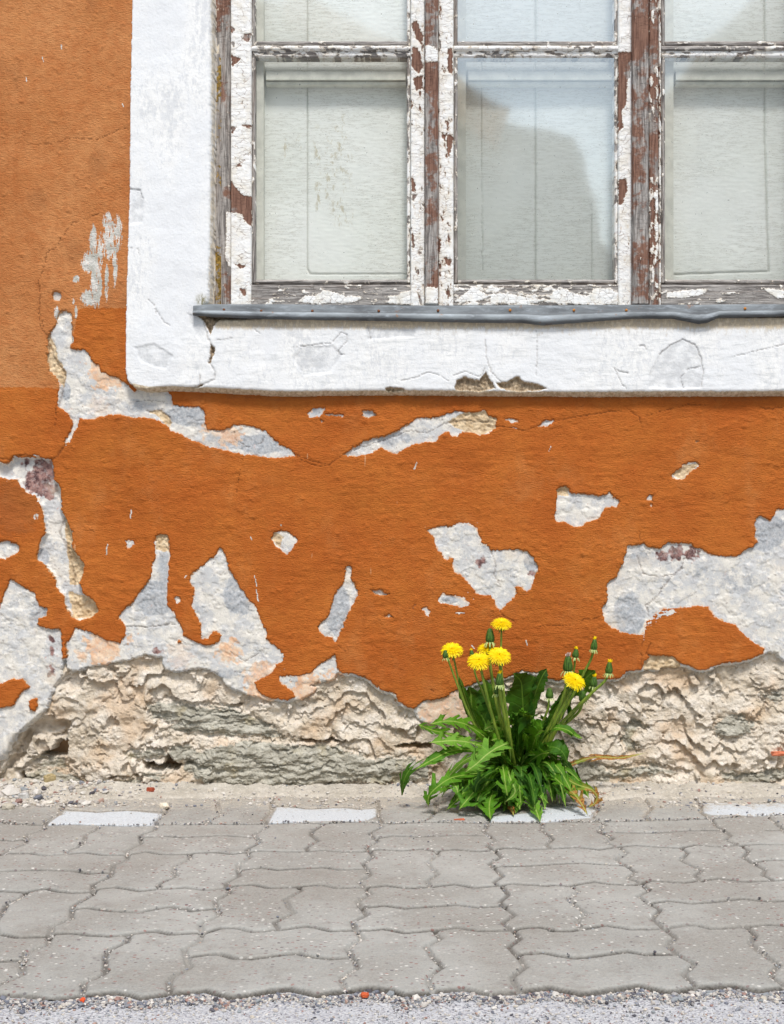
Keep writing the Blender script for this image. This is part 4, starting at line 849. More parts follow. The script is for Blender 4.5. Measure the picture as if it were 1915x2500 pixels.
# ================================================================ the ground
def Gp(pts): 
    r = []
    for x, y in pts:
        a_, b_ = G(x, y); r.append((float(a_), float(b_)))
    return r
ROWS = [
 g1([(-400, 1760), (0, 1755), (100, 1755), (250, 1765), (400, 1790), (550, 1780), (660, 1765), (740, 1755), (930, 1740), (1040, 1755), (1140, 1785), (1280, 1765), (1400, 1745)]) + g2([(100, 1732), (170, 1720), (260, 1750), (360, 1778), (500, 1765), (700, 1730), (860, 1712), (960, 1735), (1070, 1765), (1180, 1750), (1320, 1730), (1430, 1720)]) + g3([(0, 1705), (160, 1720), (300, 1760), (500, 1740), (560, 1728), (770, 1705), (900, 1735), (1000, 1752), (1200, 1738), (1400, 1710), (1490, 1700)]) + g4([(0, 1510), (210, 1550), (400, 1525), (620, 1490), (760, 1520), (860, 1535), (930, 1530), (1060, 1505), (1300, 1490), (1400, 1510), (1500, 1525), (1680, 1505), (2100, 1500)]),
 g1([(-400, 1290), (0, 1275), (150, 1305), (390, 1300), (440, 1275), (600, 1270), (750, 1285), (900, 1292), (1060, 1275), (1200, 1255), (1300, 1250), (1400, 1270), (1500, 1268)]) + g2([(0, 1265), (120, 1262), (170, 1262), (300, 1225), (430, 1225), (560, 1255), (800, 1240), (1000, 1210), (1100, 1225), (1200, 1250), (1400, 1240)]) + g3([(0, 1240), (130, 1225), (300, 1260), (520, 1240), (730, 1215), (900, 1245), (1180, 1240), (1290, 1220), (1400, 1215), (1500, 1235)]) + g4([(0, 1105), (130, 1105), (380, 1065), (570, 1095), (800, 1090), (950, 1065), (1050, 1065), (1150, 1090), (1400, 1075), (1580, 1060), (1680, 1070), (2100, 1065)]),
 g1([(-400, 930), (0, 915), (200, 925), (380, 895), (460, 920), (600, 935), (750, 930), (800, 905), (940, 890), (1150, 920), (1300, 905), (1500, 895)]) + g2([(0, 890), (180, 915), (340, 900), (400, 885), (560, 872), (700, 900), (900, 895), (950, 885), (1130, 872), (1260, 895), (1440, 890), (1490, 890)]) + g3([(0, 885), (150, 875), (330, 895), (510, 885), (700, 860), (870, 885), (1040, 870), (1170, 855), (1300, 865), (1450, 875)]) + g4([(0, 770), (120, 775), (300, 745), (420, 765), (600, 770), (700, 740), (800, 745), (950, 755), (1050, 740), (1200, 720), (1400, 745), (1620, 740), (1680, 735), (2100, 735)]),
 g1([(-400, 640), (0, 630), (60, 615), (250, 615), (380, 635), (540, 625), (700, 610), (850, 630), (1050, 625), (1200, 598), (1330, 620), (1500, 620)]) + g2([(0, 620), (100, 610), (250, 608), (400, 625), (520, 610), (600, 600), (850, 605), (1000, 600), (1130, 590), (1300, 605), (1480, 600)]) + g3([(0, 590), (100, 580), (280, 590), (440, 575), (550, 595), (700, 580), (900, 595), (1030, 585), (1100, 570), (1200, 570), (1300, 585), (1490, 575)]) + g4([(0, 510), (180, 500), (330, 520), (470, 500), (600, 485), (770, 495), (920, 500), (1040, 475), (1180, 490), (1350, 480), (1500, 475), (1680, 480), (2100, 470)]),
 g1([(-400, 360), (0, 355), (150, 375), (370, 385), (600, 372), (850, 382), (1100, 385), (1280, 375), (1450, 370)]) + g2([(0, 375), (200, 372), (500, 375), (680, 370), (900, 360), (1150, 370), (1400, 355), (1490, 360)]) + g3([(0, 360), (200, 370), (500, 360), (900, 370), (1400, 362)]) + g4([(0, 312), (200, 315), (350, 310), (700, 300), (1150, 290), (1400, 280), (1680, 265), (2100, 260)])]
STACK = [g2([(80, 1450), (200, 1435), (300, 1435), (420, 1470), (560, 1475), (800, 1445), (930, 1435), (1050, 1465), (1200, 1480), (1350, 1470)]), g3([(1230, 1440), (1430, 1425), (1560, 1450)]) + g4([(60, 1285), (150, 1298), (250, 1290), (540, 1250), (680, 1275), (880, 1270)]), g1([(-400, 1500), (0, 1500), (190, 1495)]),
         g1([(610, 1070), (720, 1060), (900, 1085), (1150, 1095), (1300, 1065), (1400, 1050), (1500, 1070)]) + g2([(0, 1060), (60, 1085), (260, 1065)]), g2([(1450, 1045), (1500, 1042)]) + g3([(0, 1050), (130, 1035), (300, 1060), (480, 1045), (730, 1025), (900, 1050), (1120, 1035)]), g4([(700, 905), (850, 890), (1000, 910), (1200, 895), (1370, 870), (1550, 890), (1680, 890), (2100, 880)]),
         g1([(-400, 765), (0, 760), (300, 750), (590, 755), (740, 780), (915, 770)]), g2([(450, 755), (640, 738), (770, 755), (1000, 740), (1150, 730), (1280, 748), (1500, 742)]), g3([(1050, 715), (1300, 712)]) + g4([(0, 620), (200, 610), (300, 620), (520, 635)]), g4([(1450, 610), (1560, 590), (1680, 590), (2100, 590)]),
         g1([(-300, 515), (20, 512), (120, 515), (220, 500)]), g1([(1160, 480), (1350, 470), (1480, 485)]) + g2([(0, 485), (300, 470), (600, 490)]), g3([(40, 490), (200, 465), (400, 475), (700, 462), (990, 470)]), g4([(350, 390), (700, 395), (1000, 375), (1230, 375)]), g4([(1560, 380), (2100, 380)]),
         g1([(530, 250), (800, 272), (1000, 257), (1350, 270)]), g2([(720, 235), (870, 227), (1000, 245), (1300, 232), (1450, 252), (1600, 240)]), [(1185, 1972), (1322, 1968), (1400, 1966), (1462, 1968)], g4([(1050, 182), (1100, 177), (1280, 174), (1400, 182), (1680, 167), (2100, 165)]), g1([(-300, 380), (60, 375), (370, 385)])]
ZIG = [g1([(1060, 1280), (1050, 1330), (900, 1400), (865, 1440), (865, 1580), (820, 1610), (690, 1660), (680, 1755)]), g1([(1660, 1265), (1640, 1330), (1510, 1390), (1530, 1470), (1560, 1540), (1410, 1620), (1385, 1660), (1400, 1745)]), g1([(410, 1290), (400, 1360), (220, 1430), (190, 1500), (185, 1600), (60, 1650), (-60, 1700), (-70, 1755)]), g2([(1410, 1240), (1460, 1310), (1340, 1390), (1370, 1450), (1430, 1550), (1300, 1620), (1290, 1660), (1320, 1730)]), g3([(540, 1240), (590, 1310), (470, 1380), (520, 1450), (610, 1540), (500, 1610), (490, 1660), (530, 1728)]), g3([(1190, 1240), (1240, 1310), (1150, 1380), (1220, 1450), (1290, 1540), (1180, 1620), (1190, 1660), (1240, 1730)]), g4([(810, 1090), (890, 1150), (830, 1210), (900, 1270), (1030, 1340), (950, 1410), (970, 1440), (1040, 1500)]), g4([(1400, 1075), (1470, 1140), (1430, 1190), (1480, 1240), (1640, 1350), (1570, 1410), (1600, 1440), (1700, 1500)]),
       g1([(220, 925), (190, 960), (50, 1030), (20, 1100), (-40, 1170), (-20, 1280)]), g1([(770, 925), (770, 950), (600, 1040), (590, 1100), (590, 1150), (430, 1210), (410, 1295)]), g2([(940, 890), (960, 920), (830, 990), (860, 1050), (900, 1100), (740, 1180), (780, 1240)]), g2([(350, 890), (380, 940), (250, 1000), (270, 1060), (290, 1120), (130, 1190), (150, 1260)]), g2([(1480, 890), (1530, 940), (1420, 1000), (1450, 1050), (1500, 1110), (1380, 1170), (1410, 1240)]), g3([(1090, 870), (1150, 940), (1080, 1000), (1130, 1060), (1200, 1110), (1100, 1180), (1180, 1240)]), g4([(130, 775), (190, 810), (110, 870), (180, 930), (250, 980), (170, 1030), (210, 1090)]), g4([(640, 755), (700, 810), (620, 850), (700, 910), (780, 950), (720, 1020), (810, 1090)]),
       g1([(1040, 625), (1050, 660), (930, 710), (915, 800), (770, 860), (760, 930)]), g1([(1560, 620), (1560, 655), (1430, 720), (1430, 770), (1450, 800), (1310, 860), (1310, 905)]), g2([(520, 610), (540, 650), (440, 710), (450, 800), (340, 860), (350, 895)]), g2([(1530, 600), (1550, 640), (1470, 700), (1530, 790), (1430, 850), (1490, 890)]), g3([(560, 590), (570, 630), (480, 685), (565, 780), (480, 840), (515, 885)]), g3([(1040, 590), (1090, 635), (990, 690), (1100, 790), (1030, 840), (1080, 870)]), g4([(480, 500), (540, 540), (460, 590), (600, 680), (540, 720), (640, 755)]), g4([(930, 500), (980, 530), (930, 590), (1080, 660), (1030, 700), (1080, 745)]), g4([(1360, 480), (1420, 520), (1380, 570), (1540, 660), (1520, 700), (1620, 740)]),
       g1([(370, 385), (370, 420), (230, 460), (210, 540), (60, 590), (30, 625)]), g1([(820, 380), (800, 410), (700, 460), (690, 520), (650, 560), (540, 600), (550, 625)]), g1([(1290, 375), (1270, 420), (1150, 460), (1160, 530), (1040, 590), (1050, 625)]), g2([(680, 370), (680, 400), (570, 460), (620, 530), (510, 590), (525, 610)]), g2([(1150, 370), (1050, 430), (1040, 460), (1100, 510), (1000, 570), (1020, 600)]), g2([(1610, 360), (1620, 395), (1520, 440), (1590, 510), (1490, 560), (1530, 600)]), g3([(990, 370), (940, 430), (1040, 510), (970, 550), (1040, 590)]), g3([(1430, 365), (1420, 420), (1510, 500), (1460, 545), (1500, 576)]), g4([(340, 310), (380, 330), (330, 390), (440, 430), (390, 470), (480, 505)]), g4([(1150, 292), (1180, 340), (1290, 410), (1250, 440), (1370, 485)]), g4([(1560, 275), (1600, 310), (1700, 400), (1760, 475)]),
       g1([(560, 205), (500, 250), (490, 290), (380, 340), (370, 385)]), g1([(1380, 200), (1370, 270), (1280, 340), (1280, 375)]), g2([(270, 180), (280, 270), (310, 300), (180, 350), (180, 375)]), g2([(720, 160), (720, 260), (650, 330), (680, 370)]), g2([(1570, 150), (1600, 250), (1590, 300), (1620, 360)]), g3([(560, 170), (560, 270), (500, 330), (420, 365)]), g4([(320, 130), (330, 220), (290, 280), (340, 310)]), g4([(650, 130), (720, 210), (660, 270), (700, 300)]), g4([(1000, 120), (1070, 180), (1080, 250), (1150, 290)]), g3([(1000, 180), (960, 270), (1000, 370)])]
WHITE = [g1([(385, 385), (530, 268), (800, 280), (1050, 268), (1350, 292), (1255, 385), (900, 380), (600, 375)]), g2([(690, 370), (770, 228), (900, 230), (1000, 250), (1300, 234), (1450, 256), (1590, 245), (1590, 310), (1500, 350), (1200, 352), (900, 358)]), g3([(975, 360), (1010, 320), (1300, 290), (1430, 238), (1700, 222)]) + g4([(330, 218), (300, 285), (0, 312)]), g4([(1080, 245), (1095, 190), (1130, 180), (1300, 182), (1400, 186), (1700, 170), (2100, 168), (2100, 268), (1450, 275), (1150, 268)])]
gx = np.concatenate([np.arange(-1.5, -.93, .012), np.arange(-.93, .93, .0021), np.arange(.93, 1.5, .012)])
gy = np.arange(-1.215, .012, .0026)
XG, YG = np.meshgrid(gx, gy)
wg = (fbm(XG * 45, YG * 45, 3, 201) * .0012, fbm(XG * 45, YG * 45, 3, 202) * .0012)
dj = np.full(XG.shape, .05); dz_ = np.full(XG.shape, .05)
for pl in ROWS + STACK: dj = np.minimum(dj, pld(Gp(pl), XG, YG, .03, wg))
for pl in ZIG: dz_ = np.minimum(dz_, pld(Gp(pl), XG, YG, .03, wg))
L0 = np.array(Gp(ROWS[0])); edgeY = np.interp(XG, L0[:, 0], L0[:, 1]) + fbm(XG * 30, YG * 0, 2, 3) * .001
ins = YG - edgeY
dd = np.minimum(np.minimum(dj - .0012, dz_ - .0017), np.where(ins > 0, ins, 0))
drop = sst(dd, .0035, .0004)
Hg = fbm(XG * 3, YG * 3, 3, 210) * .0035 + fbm(XG * 110, YG * 110, 3, 211) * .0004 - .0012 * sst(dd, .009, .0005) - .0046 * sst(dj, .0095, .0015) - drop * .0042
Hg = np.where(ins < .001, -.016, Hg)
whit = np.full(XG.shape, -5.)
for pz in WHITE: whit = np.maximum(whit, sdf(Gp(pz), XG, YG, .01, wg) * 400)
drop = np.maximum(drop * np.clip(.42 + fbm(XG * 9, YG * 9, 3, 217) * .8, .2, .7), 1.0 * sst(dj, .0076, .0030) * np.clip(1.0 + fbm(XG * 7, YG * 7, 3, 219), .6, 1))  # joint darkness, plus bevel shade painted in as a wider band on the rows
dust = sst(YG, -.33, -.08) * .62 + .28 * drop + .35 * np.exp(-dd / .008) * sst(YG, -.7, -.25)
tint = sst(fbm(XG * 4.5, YG * 4.5, 3, 220), -.25, .3) * .75
V = np.stack([XG, YG, Hg], -1).reshape(-1, 3)
ok = (ins > -.004); keep = ok[:-1, :-1] | ok[1:, 1:]
F = gridfaces(*XG.shape, keep=keep)
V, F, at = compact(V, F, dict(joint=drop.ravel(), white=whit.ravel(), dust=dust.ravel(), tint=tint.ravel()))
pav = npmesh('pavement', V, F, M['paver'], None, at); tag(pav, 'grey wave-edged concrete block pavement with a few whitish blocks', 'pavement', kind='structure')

# dusty strip along the foot of the wall
ex = np.concatenate([np.arange(-1.5, -.93, .012), np.arange(-.93, .93, .0028), np.arange(.93, 1.5, .012)]); ey = np.arange(-.16, .09, .0028)
XE, YE = np.meshgrid(ex, ey)
edge = np.interp(XE, [-1.5, -.9, -.72, -.5, -.33, -.2, .0, .25, .5, .7, .9, 1.5], [-.17, -.15, -.10, -.085, -.075, -.062, -.066, -.075, -.085, -.075, -.06, -.06]) + fbm(XE * 14, YE * 0, 4, 230) * .035
sgn = YE - edge
HE = -.008 + sst(sgn, -.004, .016) * .0115 + np.maximum(sgn, 0) * .07 + fbm(XE * 22, YE * 22, 5, 231, .6) * .010 * sst(sgn, -.005, .04) + fbm(XE * 150, YE * 150, 3, 232, .7) * .0016
HE += .006 * sst(YE, -.05, .02)
HE = np.maximum(HE, -.012)
ok = sgn > -.012; keep = ok[:-1, :-1] | ok[1:, 1:]
V, F, at = compact(np.stack([XE, YE, HE], -1).reshape(-1, 3), gridfaces(*XE.shape, keep=keep), {})
dirt_o = npmesh('ground', V, F, M['dirt']); tag(dirt_o, 'dusty strip of crumbled mortar along the foot of the wall', 'ground', kind='structure')
def ground_z(x, y):
    e_ = np.interp(x, [-1.5, -.9, -.72, -.5, -.33, -.2, .0, .25, .5, .7, .9, 1.5], [-.17, -.15, -.10, -.085, -.075, -.062, -.066, -.075, -.085, -.075, -.06, -.06]) + fbm(np.asarray(x) * 14., np.asarray(y) * 0., 4, 230) * .035
    s_ = np.asarray(y) - e_
    h = -.008 + sst(s_, -.004, .016) * .0115 + np.maximum(s_, 0) * .07 + fbm(np.asarray(x) * 22., np.asarray(y) * 22., 5, 231, .6) * .010 * sst(s_, -.005, .04) + .006 * sst(np.asarray(y), -.05, .02)
    return np.where(s_ > -.004, np.maximum(h, 0), 0.0)

# road in front, running away behind the camera
rx_ = np.concatenate([np.arange(-60, -1.2, 2.4), np.arange(-1.2, 1.2, .004), np.arange(1.2, 60, 2.4)]); ry_ = np.concatenate([[-60, -30, -14, -7, -4, -3, -2.4, -2.0, -1.7], np.arange(-1.5, -1.10, .004)])
XR, YR = np.meshgrid(rx_, ry_)
HR = -.0085 + fbm(XR * 60, YR * 60, 3, 240, .7) * .0011 * (YR > -1.6) * (np.abs(XR) < 1.3) + fbm(XR * 5, YR * 5, 2, 241) * .0015 * (YR > -1.6)
road = npmesh('road', np.stack([XR, YR, HR], -1).reshape(-1, 3), gridfaces(*XR.shape), M['road']); tag(road, 'pale aggregate road surface in front of the paving', 'road', kind='structure')

# ---------------------------------------------------------------- grit: thousands of tiny stones
ico = []
ph = (1 + 5 ** .5) / 2
IV = np.array([(-1, ph, 0), (1, ph, 0), (-1, -ph, 0), (1, -ph, 0), (0, -1, ph), (0, 1, ph), (0, -1, -ph), (0, 1, -ph), (ph, 0, -1), (ph, 0, 1), (-ph, 0, -1), (-ph, 0, 1)]) / 1.902
IF = np.array([(0, 11, 5), (0, 5, 1), (0, 1, 7), (0, 7, 10), (0, 10, 11), (1, 5, 9), (5, 11, 4), (11, 10, 2), (10, 7, 6), (7, 1, 8), (3, 9, 4), (3, 4, 2), (3, 2, 6), (3, 6, 8), (3, 8, 9), (4, 9, 5), (2, 4, 11), (6, 2, 10), (8, 6, 7), (9, 8, 1)])
PAL = np.array([lin(c)[:3] for c in [(214, 208, 199), (200, 193, 184), (188, 180, 171), (166, 162, 159), (144, 145, 150), (122, 124, 133), (100, 98, 104), (82, 78, 82), (160, 128, 118), (182, 154, 140), (154, 158, 160), (212, 202, 186)]])
def pebbles(pos, size, wts, seed):
    r = np.random.default_rng(seed); n = len(pos)
    sc = size[:, None] * r.uniform(.55, 1.25, (n, 3)) * np.array([1, 1, .72])
    a_ = r.uniform(0, 6.28, n); c_, s_ = np.cos(a_), np.sin(a_)
    v = IV[None] * sc[:, None, :] * r.uniform(.72, 1.18, (n, 12, 1))
    x = v[..., 0] * c_[:, None] - v[..., 1] * s_[:, None]; y = v[..., 0] * s_[:, None] + v[..., 1] * c_[:, None]
    t = r.uniform(-.5, .5, n)[:, None]
    z = v[..., 2] + x * t * .4
    V = np.stack([x, y, z], -1) + pos[:, None, :]
    F = (IF[None] + (np.arange(n) * 12)[:, None, None]).reshape(-1, 3)
    w = np.array(wts, float); w /= w.sum()
    col = PAL[r.choice(len(PAL), n, p=w)] * r.uniform(.85, 1.1, (n, 1))
    return V.reshape(-1, 3), F, np.repeat(col, 12, 0)
def along(pl, per_m, spread, r):
    p = np.array(Gp(pl)); s = np.hypot(*(p[1:] - p[:-1]).T); L = s.sum(); n = int(L * per_m)
    if n < 1: return np.zeros((0, 2))
    t = r.uniform(0, L, n); cs = np.concatenate([[0], np.cumsum(s)])
    x = np.interp(t, cs, p[:, 0]); y = np.interp(t, cs, p[:, 1])
    return np.stack([x + r.normal(0, spread, n), y + r.normal(0, spread, n)], -1)
r_ = np.random.default_rng(5); P2 = []; S2 = []
for i, pl in enumerate(ZIG):
    dens = 300 * (.15 + 1.2 * r_.random() ** 1.5); q = along(pl, dens * (1.5 if i > 34 else 1), .0024 + .002 * (i > 34), r_)
    P2.append(q); S2.append(r_.gamma(3, .00036, len(q)) + .0005)
for i, pl in enumerate(ROWS[1:] + STACK):
    q = along(pl, (30 if i < 3 else 150), .0028 if i >= 3 else .0012, r_); P2.append(q); S2.append(r_.gamma(2.5, .0005, len(q)) + .0005)
q = along(ROWS[4], 700, .004, r_); P2.append(q); S2.append(r_.gamma(2.5, .0006, len(q)) + .0006)
q = np.stack([r_.uniform(-.9, .9, 900), -np.abs(r_.normal(0, .3, 900)) - .03], -1); q = q[q[:, 1] > -1.17]; P2.append(q); S2.append(r_.gamma(2, .00035, len(q)) + .0003)
q = np.vstack(P2); s = np.minimum(np.concatenate(S2), .0026)
z = np.full(len(q), -.0005)
dq = np.full(len(q), .05)
for pl in ZIG + ROWS + STACK: dq = np.minimum(dq, pld(Gp(pl), q[:, 0], q[:, 1], .03))
z = np.where(dq < .0035, -.0056, .0002) + s * .45 + fbm(q[:, 0] * 3, q[:, 1] * 3, 3, 210) * .0035
V, F, C_ = pebbles(np.column_stack([q, z]), s, [5, 4, 3, 2, 1.5, 1.2, 1, .6, .8, .8, 1.5, 2], 21)
gj = npmesh('joint_grit', V, F, m_acol('grit_in_the_joints'), None, dict(col=C_), False); tag(gj, 'small pale and grey grit lying in the paving joints', 'grit', kind='stuff')
# heap of small stones along the front edge of the paving
n = 9000; x = r_.uniform(-.62, .62, n); e0 = np.interp(x, L0[:, 0], L0[:, 1]); y = e0 - np.abs(r_.normal(0, .012, n)) - .005
s = r_.gamma(2.6, .00048, n) + .0004
V, F, C_ = pebbles(np.column_stack([x, y, -.0080 + s * .4 + .003 * np.exp(-(e0 - y) / .01) * r_.random(n)]), s, [2.4, 2.2, 2.2, 2.4, 2.6, 2.2, 1.3, .9, 1.2, .8, 2.4, 1.2], 22)
n2 = 5200; x2 = r_.uniform(-.62, .62, n2); y2 = np.interp(x2, L0[:, 0], L0[:, 1]) - .02 - r_.random(n2) * .16; s2 = r_.gamma(2, .00042, n2) + .0004
Vb, Fb, Cb = pebbles(np.column_stack([x2, y2, -.0082 + s2 * .3]), s2, [3, 3, 3, 2, 1.4, 1, .7, .5, .6, .6, 2, 1.5], 23)
ge = npmesh('roadside_gravel', np.vstack([V, Vb]), np.vstack([F, Fb + len(V)]), m_acol('mixed_fine_gravel'), None, dict(col=np.vstack([C_, Cb])), False); tag(ge, 'mixed fine gravel gathered along the front edge of the paving', 'gravel', kind='stuff')
# crumbs at the foot of the wall
n = 5200; x = r_.uniform(-.92, .92, n); y = r_.uniform(-.16, .02, n)
den = np.clip(.35 + .9 * sst(x, -.45, -.85) + fbm(x * 7, y * 20, 3, 250), 0, 1.2); k_ = r_.random(n) < den; x = x[k_]; y = y[k_]
s = r_.gamma(2.0, .00085, len(x)) + .0006; s = np.where(x < -.62, s * 1.5, s)
V, F, C_ = pebbles(np.column_stack([x, y, ground_z(x, y) + s * .3]), s, [6, 5, 3, 1.5, 1, .8, .5, .4, .6, .8, 1, 6], 24)
gw = npmesh('mortar_crumbs', V, F, m_acol('pale_mortar_crumbs'), None, dict(col=C_), False); tag(gw, 'pale mortar crumbs and grit at the foot of the wall', 'rubble', kind='stuff')

# single stones and brick chips
def chunk(name, px, py, sx_, sy_, sz_, col, seed, label, cat, flat=.4, onwall=None, rot=0.):
    import bmesh
    bm = bmesh.new(); bmesh.ops.create_icosphere(bm, subdivisions=3, radius=1)
    for v in bm.verts:
        c = v.co
        nn = float(fbm(np.array([c.x * 1.3 + seed]), np.array([c.y * 1.3 + c.z * 2.1]), 3, seed)[0])
        cc = Vector([math.copysign(abs(t) ** flat, t) for t in c]) * (1 + .35 * nn)
        v.co = Vector((cc.x * sx_, cc.y * sy_, cc.z * sz_)) / 1.25
    me = bpy.data.meshes.new(name); bm.to_mesh(me); bm.free()
    o = link(name, me, m_flat(name + '_surface', lin(col), .9, .2, 0, 160, .16, .001))
    if onwall is None:
        gxx, gyy = G(px, py); zz = float(ground_z(np.array([float(gxx)]), np.array([float(gyy)]))[0])
        if float(gyy) < -1.15: zz = -.006
        o.location = (float(gxx), float(gyy), zz + sz_ * .45)
    else: o.location = P(px, py, onwall)
    o.rotation_euler = (random.Random(seed).uniform(-.2, .2), random.Random(seed + 1).uniform(-.15, .15), rot)
    tag(o, label, cat, 'brick chips lying about' if cat == 'brick chip' else 'loose stones at the wall foot'); return o
chunk('brick_chip', 368, 1940, .009, .010, .006, (168, 82, 58), 1, 'red brick chip lying in the dust below the left wall hollow', 'brick chip', .5, rot=.9)
chunk('brick_chip', 1122, 2004, .0135, .0035, .003, (186, 104, 74), 2, 'thin stick-like orange brick splinter in front of the dandelion', 'brick chip', .35, rot=-.08)
chunk('brick_chip', 891, 2422, .0065, .005, .004, (200, 96, 58), 3, 'bright orange brick chip at the front edge of the paving', 'brick chip', .6)
chunk('brick_chip', 1900, 1840, .020, .012, .0065, (204, 120, 88), 4, 'salmon brick piece stuck in the stone base at the right edge', 'brick chip', .5, onwall=-.008, rot=.1)
chunk('brick_chip', 202, 2433, .004, .004, .003, (222, 92, 52), 5, 'smallest orange brick crumb in the gravel, left of the picture', 'brick chip', .6)
chunk('loose_stone', 401, 1972, .012, .010, .008, (232, 220, 198), 6, 'round cream stone on the joint beside the left whitish block', 'stone', .7)
chunk('loose_stone', 116, 1964, .016, .010, .006, (216, 208, 196), 7, 'flat pale stone in the dust behind the leftmost blocks', 'stone', .5, rot=.3)
chunk('loose_stone', 58, 1953, .014, .010, .009, (190, 188, 184), 8, 'grey angular stone near the left edge at the wall foot', 'stone', .5)
chunk('loose_stone', 20, 1975, .016, .012, .009, (184, 176, 160), 9, 'brownish stone at the far left edge of the dusty strip', 'stone', .6)
chunk('loose_stone', 120, 1928, .016, .010, .012, (176, 158, 118), 10, 'wedge of tan stone leaning against the low grey stone on the left', 'stone', .45, rot=.7)

# ================================================================ house across the street (seen only in the panes)
opp = empty('opposite_house', (0, -12.4, 0)); tag(opp, 'grey house across the street mirrored in the window glass', 'house')
m_opp = m_flat('opposite_wall_render', lin((184, 186, 176)), .9, .2, 0, 3, .12); m_tile = m_flat('opposite_roof_edge_tiles', lin((206, 150, 100)), .9, .2, 0, 12, .3)
m_dark = m_flat('opposite_window_panes', lin((50, 56, 60)), .2, .5); m_white = m_flat('opposite_window_paint', lin((220, 220, 214)), .6)
YO = -12.4
def refl(px, py):     # where a pixel of the panes looks to on the far facade, through a mirror at the wall
    k = 1 + (-YO) / D
    return ((px - CX) / FPX * D) * k, CAMH - (py - HY) / FPX * D * k
ol = [(-9, -.1)] + [(-9, 5.2), (-5.5, 7.4)] + [(-1.2, 6.9)] + [refl(1119, 225), refl(1160, 255), refl(1240, 303), refl(1320, 318), refl(1405, 332), refl(1425, 400), refl(1440, 455), refl(1462, 500), refl(1470, 590), refl(1482, 600), refl(1490, 660), refl(1507, 700), (refl(1515, 900)[0], -.1)]
def prism(mb, pts, y0, y1):
    n = len(pts); mb.add([(x, y0, z) for x, z in pts] + [(x, y1, z) for x, z in pts], [tuple(range(n))[::-1], tuple(range(n, 2 * n))] + [(i, (i + 1) % n, n + (i + 1) % n, n + i) for i in range(n)])
mb = MB(); prism(mb, ol, YO - 6, YO); mb.build('wall', m_opp, opp, opp.location, False)
mb = MB(); e1 = [(-1.2, 6.9), refl(1119, 225), refl(1160, 255), refl(1240, 303)]; prism(mb, [(x, z + .06) for x, z in e1] + [(x - .12, z - .28) for x, z in e1[::-1]], YO - 6, YO + .35); mb.build('roof_edge', m_tile, opp, opp.location, False)
for (wx0, wz0) in ((-6.5, 1.2), (-4.2, 1.2), (-6.5, 3.6), (-4.2, 3.6)):
    mb = MB(); mb.box((wx0 - .08, YO, wz0 - .08), (wx0 + 1.08, YO + .05, wz0 + 1.48)); w_ = mb.build('window', m_white, opp, opp.location, False)
    mb = MB(); mb.box((wx0, YO + .05, wz0), (wx0 + 1, YO + .055, wz0 + 1.4)); mb.build('pane', m_dark, w_, opp.location, False)
opp2 = empty('neighbour_house', (6, -12.4, 0)); tag(opp2, 'second house across the street beyond the bright gap, mirrored in the right pane', 'house')
xa, za = refl(1700, 300); xb, _ = refl(1650, 690)
mb = MB(); prism(mb, [(xb, -.1), (xb + .02, 1.6), (refl(1690, 440)[0], refl(1690, 440)[1]), (xa, za), (xa + .05, 6.4), (xa + 2.2, 8.2), (12, 8.2), (12, -.1)], YO - 6, YO); mb.build('wall', m_flat('neighbour_wall_render', lin((214, 208, 198)), .9, .2, 0, 3, .1), opp2, opp2.location, False)
# ================================================================ the dandelion
PB = P(1264, 1925, .075); PB.z = 0.012
plant = empty('dandelion', PB)
tag(plant, 'flowering dandelion clump with yellow heads and jagged leaves growing at the foot of the wall', 'plant')
ml_mid = m_leaf('dandelion_leaf', (48, 98, 14), (88, 142, 30), (158, 184, 84))
ml_dark = m_leaf('dandelion_leaf_deep_green', (28, 66, 8), (56, 106, 18), (104, 142, 50))
ml_lit = m_leaf('dandelion_leaf_lit_green', (72, 122, 34), (112, 162, 56), (178, 198, 108))  # lit copy of the leaf, the brightness of catching light painted into its greens
ml_brown = m_leaf('dandelion_leaf_withering', (96, 128, 34), (134, 152, 50), (176, 184, 96), 1.)
ms = Mt('dandelion_stalk'); n_ = ms.noise(50, 3, .5, ms.vec((4, 4, .6)))
ms_ = ms.out(ms.mix(ms.step(n_, .3, .7), lin((98, 130, 38)), lin((148, 166, 62))), .5, .4, trans=(.15, lin((150, 170, 40))))
mp = Mt('dandelion_petals'); c_ = mp.mix(mp.step(mp.attr('tt'), 0, .55), lin((248, 200, 0)), lin((255, 236, 10)))
mp_ = mp.out(mp.mix(mp.step(mp.noise(200, 2, .5), .3, .7, 0, .35), c_, lin((253, 216, 0))), .55, .25, trans=(.3, lin((255, 214, 0))))
mg_ = Mt('dandelion_bud_green'); mg_ = mg_.out(mg_.mix(mg_.step(mg_.noise(160, 3, .6, mg_.vec((3, 3, .5))), .35, .65), lin((44, 74, 22)), lin((84, 118, 42))), .55, .3)
mbr_ = Mt('dandelion_bracts'); mbr_ = mbr_.out(lin((176, 194, 120)), .6, .3)
mtp_ = Mt('pinkish_pappus_tip'); mtp_ = mtp_.out(lin((214, 188, 176)), .8, .1)

